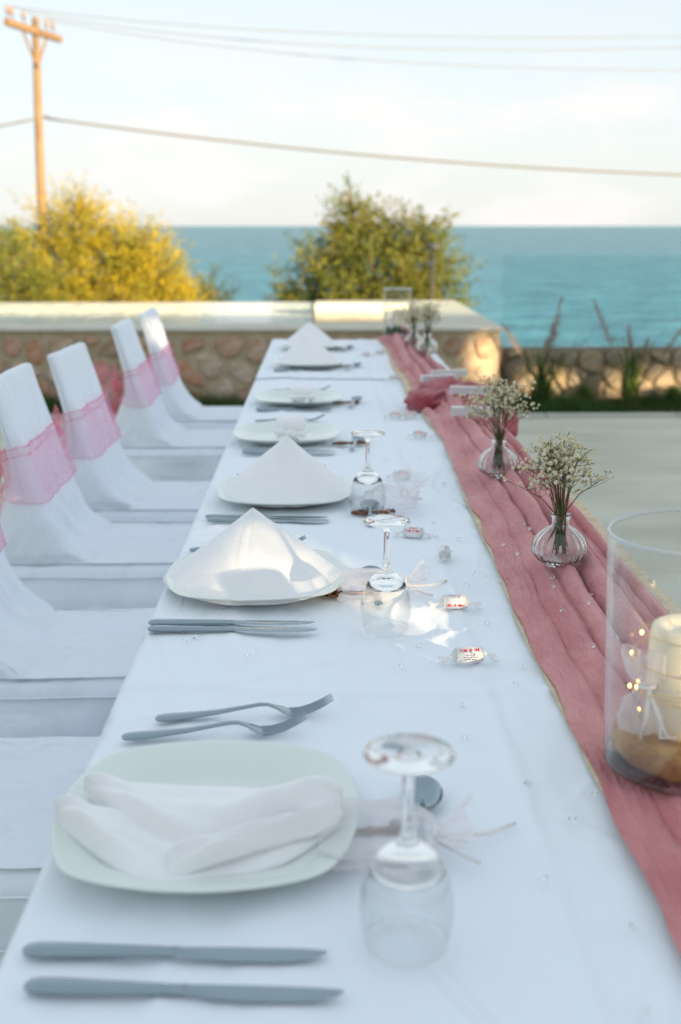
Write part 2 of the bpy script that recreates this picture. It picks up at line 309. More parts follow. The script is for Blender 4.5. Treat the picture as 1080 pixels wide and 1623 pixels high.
# land: drops behind the low walls to the beach
def land(x, y):
    z = -.6 if y < 17 else lerp(-.6, -5.6, min(1, (y-17)/26))
    return z + .12*fbm(x*.25, y*.25)
prof = MB(); prof.grid(60, 60, lambda u, v: (-45+90*u, 8.0+44*v**1.3, -.25 if v < .01 and True else land(-45+90*u, 8.0+44*v**1.3)))
tag(prof.build('ground', 'soil'), kind='structure')
tag(MB().box(-150, 150, -260, 7.99, -.9, -.32).build('hinterland_ground', 'soil', smooth=False), kind='structure')
def sea_mat():
    m = bpy.data.materials.new('sea_water'); m.use_nodes = True; nt = m.node_tree; b = nt.nodes['Principled BSDF']
    b.inputs['Roughness'].default_value = .42; b.inputs['IOR'].default_value = 1.33; b.inputs['Specular IOR Level'].default_value = .22
    tc = nt.nodes.new('ShaderNodeTexCoord')
    mp = nt.nodes.new('ShaderNodeMapping'); mp.inputs['Scale'].default_value = (.14, .34, .03); lnk(nt, tc.outputs['Object'], mp.inputs[0])
    n0 = nt.nodes.new('ShaderNodeTexNoise'); n0.inputs['Scale'].default_value = 1; n0.inputs['Detail'].default_value = 11; n0.inputs['Roughness'].default_value = .78; lnk(nt, mp.outputs[0], n0.inputs[0])
    cd = nt.nodes.new('ShaderNodeSeparateXYZ'); lnk(nt, tc.outputs['Object'], cd.inputs[0])
    dr = nt.nodes.new('ShaderNodeMapRange'); dr.interpolation_type = 'SMOOTHSTEP'; dr.inputs[1].default_value = 40; dr.inputs[2].default_value = 420; lnk(nt, cd.outputs[1], dr.inputs[0])
    x = nt.nodes.new('ShaderNodeMix'); x.data_type = 'RGBA'; lnk(nt, dr.outputs[0], x.inputs[0]); x.inputs[6].default_value = (.085, .28, .40, 1); x.inputs[7].default_value = (.135, .28, .375, 1)
    y = nt.nodes.new('ShaderNodeMix'); y.data_type = 'RGBA'; y.blend_type = 'MULTIPLY'; y.inputs[0].default_value = .9
    cr = nt.nodes.new('ShaderNodeValToRGB'); cr.color_ramp.elements[0].position = .42; cr.color_ramp.elements[0].color = (.35, .45, .55, 1); cr.color_ramp.elements[1].position = .58; cr.color_ramp.elements[1].color = (1.25, 1.2, 1.15, 1)
    lnk(nt, n0.outputs[0], cr.inputs[0]); lnk(nt, x.outputs[2], y.inputs[6]); lnk(nt, cr.outputs[0], y.inputs[7]); lnk(nt, y.outputs[2], b.inputs['Base Color'])
    last = None
    for (sx_, sy_, d, st) in ((.5, 1.3, .9, 1.0), (1.6, 4.2, .3, 1.0), (.12, .3, 2.2, .7)):
        mp = nt.nodes.new('ShaderNodeMapping'); mp.inputs['Scale'].default_value = (sx_, sy_, 1); mp.inputs['Rotation'].default_value = (0, 0, R(8)); lnk(nt, tc.outputs['Object'], mp.inputs[0])
        n = nt.nodes.new('ShaderNodeTexNoise'); n.inputs['Scale'].default_value = 1; n.inputs['Detail'].default_value = 5; lnk(nt, mp.outputs[0], n.inputs[0])
        bp = nt.nodes.new('ShaderNodeBump'); bp.inputs['Strength'].default_value = st; bp.inputs['Distance'].default_value = d
        lnk(nt, n.outputs[0], bp.inputs['Height'])
        if last: lnk(nt, last.outputs[0], bp.inputs['Normal'])
        last = bp
    lnk(nt, last.outputs[0], b.inputs['Normal']); return m
M['sea'] = sea_mat()
sv = [(-30000, 38, -5), (30000, 38, -5), (30000, 45000, -5), (-30000, 45000, -5)]
tag(MB().add(sv, [(0, 1, 2, 3)]).build('sea', 'sea', smooth=False), kind='structure')

# ---------------------------------------------------------------- stone walls
def cells(x0, x1, z0, z1, sx_, sz_, rd):
    """rubble pattern: Voronoi cells of jittered points, as convex polygons"""
    pts = []; nx = max(1, round((x1-x0)/sx_)); nz = max(1, round((z1-z0)/sz_))
    for j in range(nz):
        for i in range(nx):
            pts.append((x0+(i+.5+(.25 if j % 2 else -.25)+rd.uniform(-.5, .5))*(x1-x0)/nx, z0+(j+.5+rd.uniform(-.46, .46))*(z1-z0)/nz))
    out = []
    for a in pts:
        poly = [(x0, z0), (x1, z0), (x1, z1), (x0, z1)]
        for b in pts:
            if a == b or abs(a[0]-b[0]) > 4*sx_: continue
            mx_, mz_ = (a[0]+b[0])/2, (a[1]+b[1])/2; dx, dz = b[0]-a[0], b[1]-a[1]; new = []
            for k in range(len(poly)):
                p, q = poly[k], poly[(k+1) % len(poly)]
                fp = (p[0]-mx_)*dx+(p[1]-mz_)*dz; fq = (q[0]-mx_)*dx+(q[1]-mz_)*dz
                if fp <= 0: new.append(p)
                if fp*fq < 0: t = fp/(fp-fq); new.append((p[0]+(q[0]-p[0])*t, p[1]+(q[1]-p[1])*t))
            poly = new
            if len(poly) < 3: break
        if len(poly) >= 3: out.append(poly)
    return out
def stones_on(parent, x0, x1, z0, z1, y, mt, sx_, sz_, gap, face='Y', depth=.035, seed=1):
    rd = random.Random(seed)
    for poly in cells(x0, x1, z0, z1, sx_, sz_, rd):
        cx_ = sum(p[0] for p in poly)/len(poly); cz_ = sum(p[1] for p in poly)/len(poly)
        for _ in range(2):                           # knock the corners off
            poly = [((p[0]*a+q[0]*(1-a)), (p[1]*a+q[1]*(1-a))) for k in range(len(poly)) for p, q in ((poly[k], poly[(k+1) % len(poly)]),) for a in (.75, .25)] if len(poly) < 12 else poly
        rad = min(math.hypot(p[0]-cx_, p[1]-cz_) for p in poly)
        if rad < gap*.9: continue
        sh = 1-gap*.5/max(rad, .02); d = depth*rd.uniform(.5, 1.25)
        loop = [((p[0]-cx_)*sh*rd.uniform(.88, 1.08), (p[1]-cz_)*sh*rd.uniform(.88, 1.08)) for p in poly]
        rs = []
        for q, dd in ((1.02, -.012), (1, d*.45), (.93, d*.9), (.78, d*1.0)): rs.append([(p[0]*q, -dd+rd.uniform(-.004, .004), p[1]*q) for p in loop])
        mb = MB().rings(rs); o = mb.build('stone', mt, parent, True, sharp=50)
        if face == 'Y': o.location = (cx_, y, cz_)
        else: o.rotation_euler = (0, 0, PI/2); o.location = (y, cx_, cz_)
# raised pool with stone-faced sides
pw = empty('raised_pool', (0, 8.45, 0)); tag(pw, 'raised pool basin behind the table with rough red and tan stone facing and pale coping', 'pool')
MB().box(-6.2, 1.31, 0, .5, 0, .546).box(-6.2, 1.31, 2.75, 3.1, -.8, .50).box(.80, 1.31, .5, 2.75, -.8, .546).box(-6.2, .80, .5, 2.75, -.8, .40).build('basin_wall', 'mortar', pw, False)
bevel(MB().box(-6.2, .78, -.03, .42, .546, .572).build('coping_slab', 'coping', pw, False), .008)
bevel(MB().box(.784, 1.335, -.034, 3.12, .546, .574).build('coping_slab', 'coping', pw, False), .008)
bevel(MB().box(-6.2, -.075, 2.70, 3.12, .50, .560).build('coping_slab', 'pooltile', pw, False), .008)
bevel(MB().box(-.07, .72, 1.32, 1.60, .44, .66).build('overflow_block', 'coping', pw, False), .012)
bevel(MB().box(-.07, .779, 1.601, 3.1, .44, .575).build('overflow_slab', 'coping', pw, False), .006)
stones_on(pw, -4.6, 1.30, .01, .52, 0.0, 'stone', .19, .165, .032, depth=.022, seed=14)
stones_on(pw, .03, 2.9, .01, .52, 1.31, 'stone', .19, .165, .032, face='X', depth=.022, seed=6)
def pool_mat():
    m = mat('pool_water', (.72, .80, .76), .10, ior=1.33); nt = m.node_tree; b = nt.nodes['Principled BSDF']
    tc = nt.nodes.new('ShaderNodeTexCoord'); mp = nt.nodes.new('ShaderNodeMapping'); mp.inputs['Scale'].default_value = (3, 7, 1); lnk(nt, tc.outputs['Object'], mp.inputs[0])
    n = nt.nodes.new('ShaderNodeTexNoise'); n.inputs['Scale'].default_value = 1.6; n.inputs['Detail'].default_value = 3; lnk(nt, mp.outputs[0], n.inputs[0])
    bp = nt.nodes.new('ShaderNodeBump'); bp.inputs['Strength'].default_value = 1; bp.inputs['Distance'].default_value = .16; lnk(nt, n.outputs[0], bp.inputs['Height']); lnk(nt, bp.outputs[0], b.inputs['Normal'])
    return m
M['poolwater'] = pool_mat()
tag(MB().box(-6.19, -.08, 8.875, 11.14, .41, .562).build('pool_water', 'poolwater', smooth=False), kind='structure')
# low garden wall on the right
gw = empty('garden_wall', (0, 8.62, 0)); tag(gw, 'low dry-laid tan stone garden wall behind the reed plants, under the glass balustrade', 'wall')
MB().box(1.36, 9, 0, .28, -.6, .385).build('wall_core', 'mortar2', gw, False)
stones_on(gw, 1.37, 4.2, .01, .39, 0.0, 'stone2', .17, .115, .016, depth=.03, seed=9)
gb = empty('glass_balustrade', (0, 8.76, .385)); tag(gb, 'frameless clear glass balustrade standing on the low garden wall before the sea', 'balustrade')
MB().box(1.37, 3.6, 0, .012, 0, .70).build('pane', 'pane', gb, False)
MB().box(3.615, 5.9, 0, .012, 0, .70).build('pane', 'pane', gb, False)
MB().box(1.37, 5.9, -.012, .024, -.002, .012).build('base_channel', 'steel', gb, False)

# ---------------------------------------------------------------- grass, reeds
gr = MB(); V = []; F = []
nb = 26000
bx = rng.uniform(-5, 6, nb); by = rng.uniform(7.98, 8.6, nb); h = rng.uniform(.03, .10, nb)*(1+.6*np.sin(bx*5+by*3)); lx = rng.normal(0, .02, nb); ly = rng.normal(0, .02, nb); an = rng.uniform(0, PI, nb)
P = np.stack([np.stack([bx-np.cos(an)*.004, by-np.sin(an)*.004, np.full(nb, -.03)], 1), np.stack([bx+np.cos(an)*.004, by+np.sin(an)*.004, np.full(nb, -.03)], 1), np.stack([bx+lx, by+ly, h], 1)], 1)
g = fast_mesh('grass', P.reshape(-1, 3), np.arange(nb*3).reshape(-1, 3), 'grass'); tag(g, 'strip of green grass and ground cover along the garden wall', 'grass', kind='stuff')
tag(MB().box(-14, 14, 7.98, 8.62, -.5, -.02).build('planting_bed', 'soil', smooth=False), kind='structure')
def blades(mb, n, hh, spread, wd, base=(0, 0, 0), droop=.4, seed=0):
    rd = random.Random(seed)
    for _ in range(n):
        a = rd.uniform(0, 2*PI); s = spread*rd.uniform(.15, 1); h = hh*rd.uniform(.5, 1); k = 7; L_ = []; Rr = []
        px = base[0]+rd.gauss(0, .02); py = base[1]+rd.gauss(0, .02)
        for i in range(k+1):
            t = i/k; rr = s*t**1.6; z = h*(t-droop*t*t*t*rd.uniform(.6, 1)); ww = wd*(1-t)**.7*.5+.0005
            cx, cy_ = px+math.cos(a)*rr, py+math.sin(a)*rr
            L_.append((cx-math.sin(a)*ww, cy_+math.cos(a)*ww, base[2]+z)); Rr.append((cx+math.sin(a)*ww, cy_-math.cos(a)*ww, base[2]+z))
        b = len(mb.v); mb.v += L_+Rr
        for i in range(k): mb.f.append((b+i, b+i+1, b+k+1+i+1, b+k+1+i))
def plume(mb, base, top, bend, r):
    pts = []; rs = []
    for i in range(10):
        t = i/9; p = Vector(base).lerp(Vector(top), t)+Vector(bend)*math.sin(t*PI*.5)*t
        pts.append(p)
    mb.tube(pts[:8], .0022, 5)
    # bristly seed head: many fine short hairs round the stalk end
    rd = random.Random(int(abs(top[0])*977)+int(abs(top[2])*311))
    for i in range(300):
        t = rd.uniform(0, 1); q = pts[5].lerp(pts[7], t*2) if t < .5 else pts[7].lerp(pts[9], t*2-1)
        d = Vector((rd.gauss(0, 1), rd.gauss(0, 1), rd.gauss(.5, .6))).normalized()*r*rd.uniform(.5, 1.9)*(1.2-.8*t)
        e = d.cross(Vector((0, 1, 0))); e = e.normalized()*.0013 if e.length > 1e-6 else Vector((.002, 0, 0))
        b = len(mb.v); mb.v += [tuple(q-e), tuple(q+e), tuple(q+d)]; mb.f.append((b, b+1, b+2))
def reed(loc, lab, pl, seed, hh=.42, cat='plant'):
    o = empty('reed_plant', loc); tag(o, lab, cat)
    mb = MB(); blades(mb, 48, hh*1.9, .50, .013, seed=seed, droop=.45); blades(mb, 60, hh*.8, .22, .012, seed=seed+3); mb.build('leaves', 'reed', o)
    mb = MB(); blades(mb, 26, hh*1.35, .10, .018, (0, 0, .02), seed=seed+9); mb.build('leaves', 'grass', o)
    for q in pl:
        mb = MB(); plume(mb, (0, 0, .1), q[0], q[1], .045); mb.build('seed_plume', 'plume', o)
    return o
reed((1.62, 8.32, 0), 'reed clump with feathery brown plumes beside the corner of the stone pool wall', [((.13, 0, .80), (-.02, 0, 0)), ((.06, 0, .62), (0, 0, 0)), ((-.26, 0, .56), (-.05, 0, .05)), ((.02, 0, .50), (0, 0, 0))], 3)
reed((2.28, 8.32, 0), 'reed clump with arching brown plumes at the right edge of the photo', [((-.30, 0, .68), (-.02, 0, .10)), ((.38, 0, .52), (0, 0, .10)), ((-.05, 0, .60), (0, 0, 0)), ((.1, 0, .5), (0, 0, 0))], 5, .46)
for (p, lab, s) in (((1.98, 8.50, .0), 'small round green tuft against the garden wall between the two reed clumps', 11), ((2.63, 8.45, .0), 'low green tuft by the garden wall right of both reed clumps', 12)):
    o = empty('grass_tuft', p); tag(o, lab, 'plant')
    mb = MB(); blades(mb, 120, .24, .13, .012, seed=s, droop=.6); mb.build('leaves', 'grass', o)

# ---------------------------------------------------------------- trees
def tree(name, loc, blobs, lm, nleaf, label, seed, leaf=(.042, .011), trunk=.07, crown_h=.94):
    rd = random.Random(seed); rg = np.random.default_rng(seed)
    o = empty(name, loc); tag(o, label, 'tree')
    mb = MB()
    mb.tube([(0, 0, -.1), (.03, .02, .35), (.0, .05, .75)], [trunk, trunk*.85, trunk*.6], 8)
    mb.build('trunk', 'bark', o)
    mb = MB()
    for (c, r) in blobs:
        c = Vector(c); a = Vector((rd.uniform(-.05, .05), 0, rd.uniform(.3, .7))); m_ = a.lerp(c, .5)+Vector((rd.gauss(0, .06), rd.gauss(0, .06), .05))
        mb.tube([a, m_, c], [trunk*.45, trunk*.3, .012], 6)
        for _ in range(7):
            d = Vector((rd.gauss(0, 1), rd.gauss(0, 1), rd.gauss(.4, 1))).normalized()*r[0]*.9
            mb.tube([c.lerp(m_, .3), c+d*.5, c+d], [.013, .009, .004], 4)
    mb.build('branches', 'bark', o)
    # sprigs: twiglets carrying small leaves, clustered through the volume
    VV = []
    vol = [r[0]*r[1]*r[2] for (_, r) in blobs]; tot = sum(v**.75 for v in vol)
    for (c, r), v in zip(blobs, vol):
        n = int(1.5*nleaf*v**.75/tot); per = 30; ns = max(1, n//per)
        d = rg.normal(size=(ns, 3)); d /= np.linalg.norm(d, axis=1)[:, None]
        rad = rg.uniform(0, 1, ns)**.42*(1+.22*np.sin(d[:, 0]*7+d[:, 2]*5+seed)+.12*np.sin(d[:, 1]*11+d[:, 2]*13))
        sp = np.array(c)+d*rad[:, None]*np.array(r)
        sd = d*np.array([1, 1, .6])+np.array([0, 0, .55])+rg.normal(0, .35, (ns, 3)); sd /= np.linalg.norm(sd, axis=1)[:, None]
        t = rg.uniform(0, 1, (ns, per))
        keep = (np.sin(sp[:, 0]*9+seed)*np.sin(sp[:, 2]*8+1.3*seed)+.5*np.sin(sp[:, 1]*13+sp[:, 0]*17)+rg.normal(0, .5, ns)) > -1.5; sp = sp[keep]; sd = sd[keep]; t = t[keep]; rk = rad[keep]; ns = len(sp)
        pos = sp[:, None, :]+sd[:, None, :]*(t[..., None]*(.12+.22*np.clip(rk, 0, 1))[:, None, None])+rg.normal(0, .014, (ns, per, 3))
        ax = sd[:, None, :]*.7+rg.normal(0, .6, (ns, per, 3)); ax /= np.linalg.norm(ax, axis=2)[..., None]
        sidev = np.cross(ax, rg.normal(size=(ns, per, 3))); sidev /= np.linalg.norm(sidev, axis=2)[..., None]
        ln = leaf[0]*rg.uniform(.6, 1.3, (ns, per, 1)); wd = leaf[1]*rg.uniform(.7, 1.3, (ns, per, 1))
        q = np.stack([pos, pos+ax*ln*.45+sidev*wd*.5, pos+ax*ln, pos+ax*ln*.45-sidev*wd*.5], 2)
        VV.append(q.reshape(-1, 3))
    VV = np.concatenate(VV); VV[:, 2] = VV[:, 2]*crown_h; fo = fast_mesh('crown', VV, np.arange(len(VV)).reshape(-1, 4), lm, o); tag(fo, kind='stuff')
    return o
tree('golden_tamarisk', (-2.62, 13.2, -.78), [((0, 0, 1.45), (.85, .6, .72)), ((-.25, .1, 2.05), (.50, .4, .42)), ((.45, 0, 1.80), (.5, .4, .40)), ((-.62, .1, 1.25), (.40, .4, .50)), ((.72, 0, 1.30), (.42, .4, .52)), ((.98, 0, .95), (.32, .3, .40)), ((.3, -.2, 1.0), (.7, .4, .45)), ((-.10, 0, 2.32), (.16, .15, .22))],
     'yellowleaf', 74000, 'big golden yellow feathery bush in front of the utility pole', 3)
tree('coastal_tree', (.62, 13.4, -.78), [((-.05, 0, 1.50), (.70, .5, .62)), ((-.18, .1, 2.10), (.30, .3, .36)), ((.38, 0, 1.98), (.36, .3, .36)), ((.62, 0, 1.52), (.36, .3, .45)), ((-.72, 0, 1.35), (.38, .3, .34)), ((.25, 0, 1.02), (.7, .4, .36)), ((-.55, 0, .95), (.34, .3, .26)), ((-.4, 0, 1.80), (.32, .3, .28)), ((-.32, 0, 2.38), (.12, .1, .16)), ((-.98, 0, 1.22), (.16, .2, .14))],
     'greenleaf', 42000, 'rounded olive green tree behind the middle of the pool', 5, leaf=(.048, .015))
tree('seaside_bush', (-3.86, 12.4, -.7), [((.1, 0, 1.35), (.75, .5, .62)), ((-.5, 0, 1.6), (.6, .5, .5)), ((.45, 0, .85), (.35, .3, .4)), ((.35, 0, 1.75), (.3, .3, .25))],
     'greenleaf', 46000, 'olive green bush cut off by the left edge of the photo', 8)
tree('dark_shrub', (-1.38, 13.9, -.6), [((0, 0, .92), (.24, .25, .42)), ((.06, 0, 1.12), (.12, .2, .18)), ((-.2, 0, .8), (.2, .2, .3))],
     'darkleaf', 5000, 'small dark green shrub at the right foot of the golden bush', 9, trunk=.03)

# garden lamp, in front of the middle tree
o = empty('garden_lamp', (1.13, 11.9, -.6)); tag(o, 'slim dark garden lamp post in front of the olive green tree', 'lamp')
MB().tube([(0, 0, 0), (0, 0, 1.66)], .014, 10).build('post', 'darkmetal', o)
MB().lathe([(.001, 1.735), (.03, 1.73), (.085, 1.70), (.088, 1.68), (.05, 1.672), (.03, 1.66), (.001, 1.655)], 20).build('lamp_head', 'darkmetal', o)

# ---------------------------------------------------------------- utility pole and wires
up_ = empty('utility_pole', (-5.83, 25, -2.3)); tag(up_, 'weathered wooden utility pole with a slanting crossarm rising behind the golden bush', 'utility pole')
MB().tube([(-.20, 0, -1), (-.14, 0, 2.6), (-.07, 0, 5.6), (.0, 0, 7.72)], [.105, .098, .082, .070], 16).build('shaft', 'pole', up_)
adir = Vector((.62, 2.35, .0)).normalized(); ac = Vector((.0, -.13, 7.44))
A0 = ac-adir*1.12; A1 = ac+adir*1.10
def beam(mb, a, b, w_, h_):
    a, b = Vector(a), Vector(b); t = (b-a).normalized(); s_ = t.cross(Vector((0, 0, 1))).normalized()*w_/2; u = s_.cross(t).normalized()*h_/2
    return mb.add([a-s_-u, a+s_-u, a+s_+u, a-s_+u, b-s_-u, b+s_-u, b+s_+u, b-s_+u], [(0,3,2,1),(4,5,6,7),(0,1,5,4),(1,2,6,5),(2,3,7,6),(3,0,4,7)])
xa = beam(MB(), A0, A1, .10, .12).build('crossarm', 'pole', up_, False)
beam(MB(), ac+adir*.5-Vector((0, 0, .05)), Vector((.0, -.10, 6.75)), .03, .04).build('brace', 'pole', up_, False)
beam(MB(), ac-adir*.5-Vector((0, 0, .05)), Vector((.0, -.10, 6.75)), .03, .04).build('brace', 'pole', up_, False)
ins = MB().lathe([(.001, -.16), (.012, -.16), (.012, 0), (.045, .0), (.048, .03), (.028, .045), (.042, .07), (.03, .10), (.022, .12), (.03, .14), (.001, .15)], 12).build('insulator', 'porc_ins', xa)
ips = []
for i, t in enumerate((-1.05, -.88, -.42, .52, .80)):
    p = ac+adir*t+Vector((0, 0, .18)); q = ins if i == 0 else ins.copy()
    if i: col.objects.link(q)
    q.location = p; ips.append(p+Vector(up_.location)+Vector((0, 0, .13)))
MB().tube([(.02, 0, 5.78), (.12, -.02, 5.82), (.2, -.02, 5.74)], .018, 6).build('cable_bracket', 'porc_ins', up_)
def wire(a, m_, b, r, label, group=None):
    a, m_, b = Vector(a), Vector(m_), Vector(b); pts = []
    for i in range(41):
        t = i/40; pts.append(a*(2*(t-.5)*(t-1))+m_*(4*t*(1-t))+b*(2*t*(t-.5)))
    tag(MB().tube(pts, r, 6).build('overhead_wire', 'wire'), label, 'wire', group)
wire((-5.83+.1, 24.97, 3.47), (3.2, 25.2, 2.585), (12.0, 25.4, 2.30), .026, 'thick grey cable sagging across the sky from the utility pole to the right')
wire((-5.83-.1, 24.97, 3.46), (-9.5, 25, 2.95), (-13.5, 25, 2.8), .022, 'short stretch of thick cable leaving the pole towards the left edge')
wire(ips[1], (0.5, 25, 5.12), (9.2, 27, 5.42), .008, 'topmost of the thin high wires across the sky')
wire(ips[2], (0.5, 25.6, 4.97), (9.2, 27.3, 5.25), .008, 'middle one of the thin high wires across the sky')
wire(ips[3], (0.8, 26.4, 4.82), (9.2, 28.2, 4.85), .008, 'lowest of the thin high wires across the sky')

# ---------------------------------------------------------------- unseen wall added behind the camera to keep the low sun off the table
vl = empty('shade_wall', (0, -4.2, 0)); tag(vl, 'unseen plastered wall added to shade the table, with gaps for sun patches', 'shade wall')
def hit(x, y, z):                                # where a sun ray to this point passes the plane of the added wall
    t = (-4.2-y)/SD.y; return (x+SD.x*t, z+SD.z*t)
sun_gaps = []; WL = (((.03, 1.56, .80), .60, .15, 2.7), ((.37, 1.28, .77), .34, .14, 0), ((.39, 1.04, .87), .16, .12, 0), ((1.22, 8.42, .36), .26, .34, .6), ((2.15, 8.6, .14), 1.5, .15, .7), ((-.72, 5.15, .84), .5, .09, 2.0), ((.0, .80, .75), .5, .016, 0))  # gaps traced back from the wanted sun patches, with leaf cover
for (p, w_, h_, _) in WL:
    x, z = hit(*p); sun_gaps.append((x-w_/2, x+w_/2, z-h_/2, z+h_/2))
xs = sorted({-9., 17.} | {v for q in sun_gaps for v in q[:2]}); VH = 3.35
zs = sorted({0., VH} | {v for q in sun_gaps for v in q[2:]})
mb = MB()
for i in range(len(xs)-1):
    for j in range(len(zs)-1):
        cx_, cz_ = (xs[i]+xs[i+1])/2, (zs[j]+zs[j+1])/2
        if not any(q[0] < cx_ < q[1] and q[2] < cz_ < q[3] for q in sun_gaps): mb.box(xs[i], xs[i+1], -.04, .04, zs[j], zs[j+1])
mb.build('shade_panel', 'plaster', vl, False)
bevel(MB().box(-9, 17, -.4, .10, VH, VH+.12).build('shade_panel_top', 'plaster', vl, False), .01)
# unseen leaves added across the gaps to thin and dapple the sun
rg = np.random.default_rng(11); LV = []
for q, (_, _, _, cov) in zip(sun_gaps, WL):
    n = int((q[1]-q[0]+.1)*(q[3]-q[2]+.1)*cov/(.075*.05*.5))
    if not n: continue
    c = np.stack([rg.uniform(q[0]-.05, q[1]+.05, n), rg.uniform(-.45, -.06, n)-4.2, rg.uniform(q[2]-.05, q[3]+.05, n)], 1)
    c = c[~((c[:, 0] > 4.93) & (c[:, 0] < 5.5) & (c[:, 2] < 1.915) & (c[:, 2] > 1.7))]; n = len(c)
    c[:, 0] += (c[:, 1]+4.2)*SD.x/SD.y; c[:, 2] += (c[:, 1]+4.2)*SD.z/SD.y
    a = rg.normal(size=(n, 3)); a /= np.linalg.norm(a, axis=1)[:, None]; b = np.cross(a, rg.normal(size=(n, 3))); b /= np.linalg.norm(b, axis=1)[:, None]
    LV.append(np.stack([c-a*.0375, c+b*.025, c+a*.0375, c-b*.025], 1).reshape(-1, 3))
LV = np.concatenate(LV); g = fast_mesh('dapple_leaves', LV, np.arange(len(LV)).reshape(-1, 4), 'darkleaf'); tag(g, 'unseen green leaves added across the gaps of the shade wall to dapple the sun', 'dapple screen', kind='stuff')

# ---------------------------------------------------------------- table, cloths, runner
tb = empty('banquet_table', (.125, 2.6, 0)); tag(tb, 'long banquet table hidden under the white cloths', 'table')
MB().box(-.365, .365, -2.85, 3.03, .705, .738).build('tabletop', 'tablewood', tb, False)
for yy in (-2.5, -.1, 2.8):
    for xx in (-.3, .3): MB().tube([(xx, yy, 0), (xx, yy, .705)], .018, 8).build('leg', 'darkmetal', tb)
def relief(x, y):
    d = .0022*fbm(x*2.2, y*1.1, 1)+.0022*fbm(x*9, y*4, 7)+.0006*fbm(x*30, y*18, 3)
    for c, a, s in ((.187+.012*math.sin(y*1.2), .0020, .006), (.03, .0010, .008), (-.13+.008*math.sin(y*2), .0012, .007)):
        d += a*math.exp(-((x-c)/s)**2)
    for c, a, s in ((2.42, .0018, .008), (1.30, .0022, .010), (1.72, .0012, .008), (.95, .0012, .01), (2.02, .0016, .008), (3.1, .0020, .010), (3.62, .0016, .01), (.45, .002, .01), (4.75, .0016, .01)):
        d += a*math.exp(-((y-c-.02*math.sin(x*7+c*3))/s)**2)
    # diagonal drag wrinkles
    q = (y-1.25)-(x+.25)*.55; d += .0016*math.exp(-(q/.012)**2)*sstep(-.25, .0, x)*(1-sstep(.2, .3, x))
    return d*1.9
def cloth(name, y0, y1, off, label, nv, drop=.62, hem0=0):
    mb = MB(); x0, x1 = -.254, .504; nu = 100
    prof = []                                    # across: left drop, top, right drop
    for i in range(15): prof.append(('L', 1-i/14))
    for i in range(1, nu): prof.append(('T', i/nu))
    for i in range(15): prof.append(('R', i/14))
    W = len(prof)
    for j in range(nv+1):
        y = y0+(y1-y0)*j/nv
        for (k_, t) in prof:
            if k_ == 'T':
                x = lerp(x0+.004, x1-.004, t); mb.v.append((x, y, TZ-.0015+off+relief(x, y)))
            else:
                f = .020*math.sin(y*9+(1 if k_ == 'L' else 3))*t+.012*math.sin(y*21)*t*t
                e = min(1, t*14)
                xx = (.0035*e+.01*t+f*.8+.008*t)*(1 if k_ == 'R' else -1)
                base = x1-.004 if k_ == 'R' else x0+.004
                mb.v.append((base+xx, y, TZ-.0015+off-.0035*(1-math.cos(e*PI/2))-drop*t))
    for j in range(nv):
        for i in range(W-1):
            a = j*W+i; mb.f.append((a, a+1, a+W+1, a+W))
    if y1 > 5:                                   # far end drop
        b0 = nv*W; last = [mb.v[b0+i] for i in range(W)]
        rows = [last]
        for r_ in range(1, 9):
            t = r_/8; rows.append([(p[0], p[1]+.004+.03*t*abs(math.sin(p[0]*14)), p[2]-(.6*t if TZ-p[2] < .02 else min(.6*t, max(0, .6-(TZ-p[2]))))) for p in last])
        prev = b0
        for r_ in rows[1:]:
            s_ = len(mb.v); mb.v += r_
            for i in range(W-1): mb.f.append((prev+i, prev+i+1, s_+i+1, s_+i))
            prev = s_
    return tag(mb.build(name, 'cloth'), label, 'tablecloth')
cloth('tablecloth', -.35, 4.22, 0, 'creased white tablecloth over the near part of the long table', 460)
cloth('tablecloth', 4.20, 5.68, .0035, 'white tablecloth over the far end of the long table', 150)

def run_l(y):   # left border of the gauze
    pts = [(-.35, .272), (.75, .274), (1.4, .277), (2.2, .296), (2.95, .312), (3.4, .305), (3.6, .298), (4.1, .312), (4.6, .296), (5.2, .300), (5.7, .272)]
    for (a, b) in zip(pts, pts[1:]):
        if a[0] <= y <= b[0]: return lerp(a[1], b[1], sstep(a[0], b[0], y))
    return pts[-1][1]
def run_r(y):
    pts = [(-.35, .505), (1.0, .502), (1.4, .498), (2.3, .492), (3.3, .488), (3.9, .470), (4.4, .446), (5.0, .450), (5.7, .44)]
    for (a, b) in zip(pts, pts[1:]):
        if a[0] <= y <= b[0]: return lerp(a[1], b[1], (y-a[0])/(b[0]-a[0]))
    return pts[-1][1]
def drape(x, z):                                  # bends a strip over the right table edge
    e = .503
    if x <= e: return x, z
    d = x-e; return e+.006+min(d, .004)+z*.2-TZ*.2+.006, z-max(0, d-.003)
mb = MB(); nv = 560; nu = 190
def folds(u, y):
    # long pleats running with the table, drifting and merging
    # long rounded pleats with sharp valleys, drifting, widening and merging
    w_ = u+.022*math.sin(y*1.7+.6)+.012*math.sin(y*3.9+1.7)+.045*fbm(y*.7, 3.1)+.02*fbm(u*2.5, y*1.6, 5); w_ = max(.001, w_)
    ph = 6.2*w_**1.25*2*PI/2+.8*fbm(u*1.4+2, y*.45, 8)
    s_ = abs(math.sin(ph)); q = 6.9*w_*PI+1.3*math.sin(y*.9)
    a = .040*sstep(.14, .45, w_)*(.62+.38*math.sin(y*1.1+math.floor(ph/PI)*2.1))+.002
    b = .011*sstep(.1, .4, w_)*(.5+.5*math.sin(y*1.9+math.floor(q/PI)*1.7))
    return (a*s_**.55+b*abs(math.sin(q))**.6)*(1-.55*sstep(.80, 1, u))+.0036*fbm(u*7, y*4.5, 2)+.0024*fbm(u*22, y*9, 4)
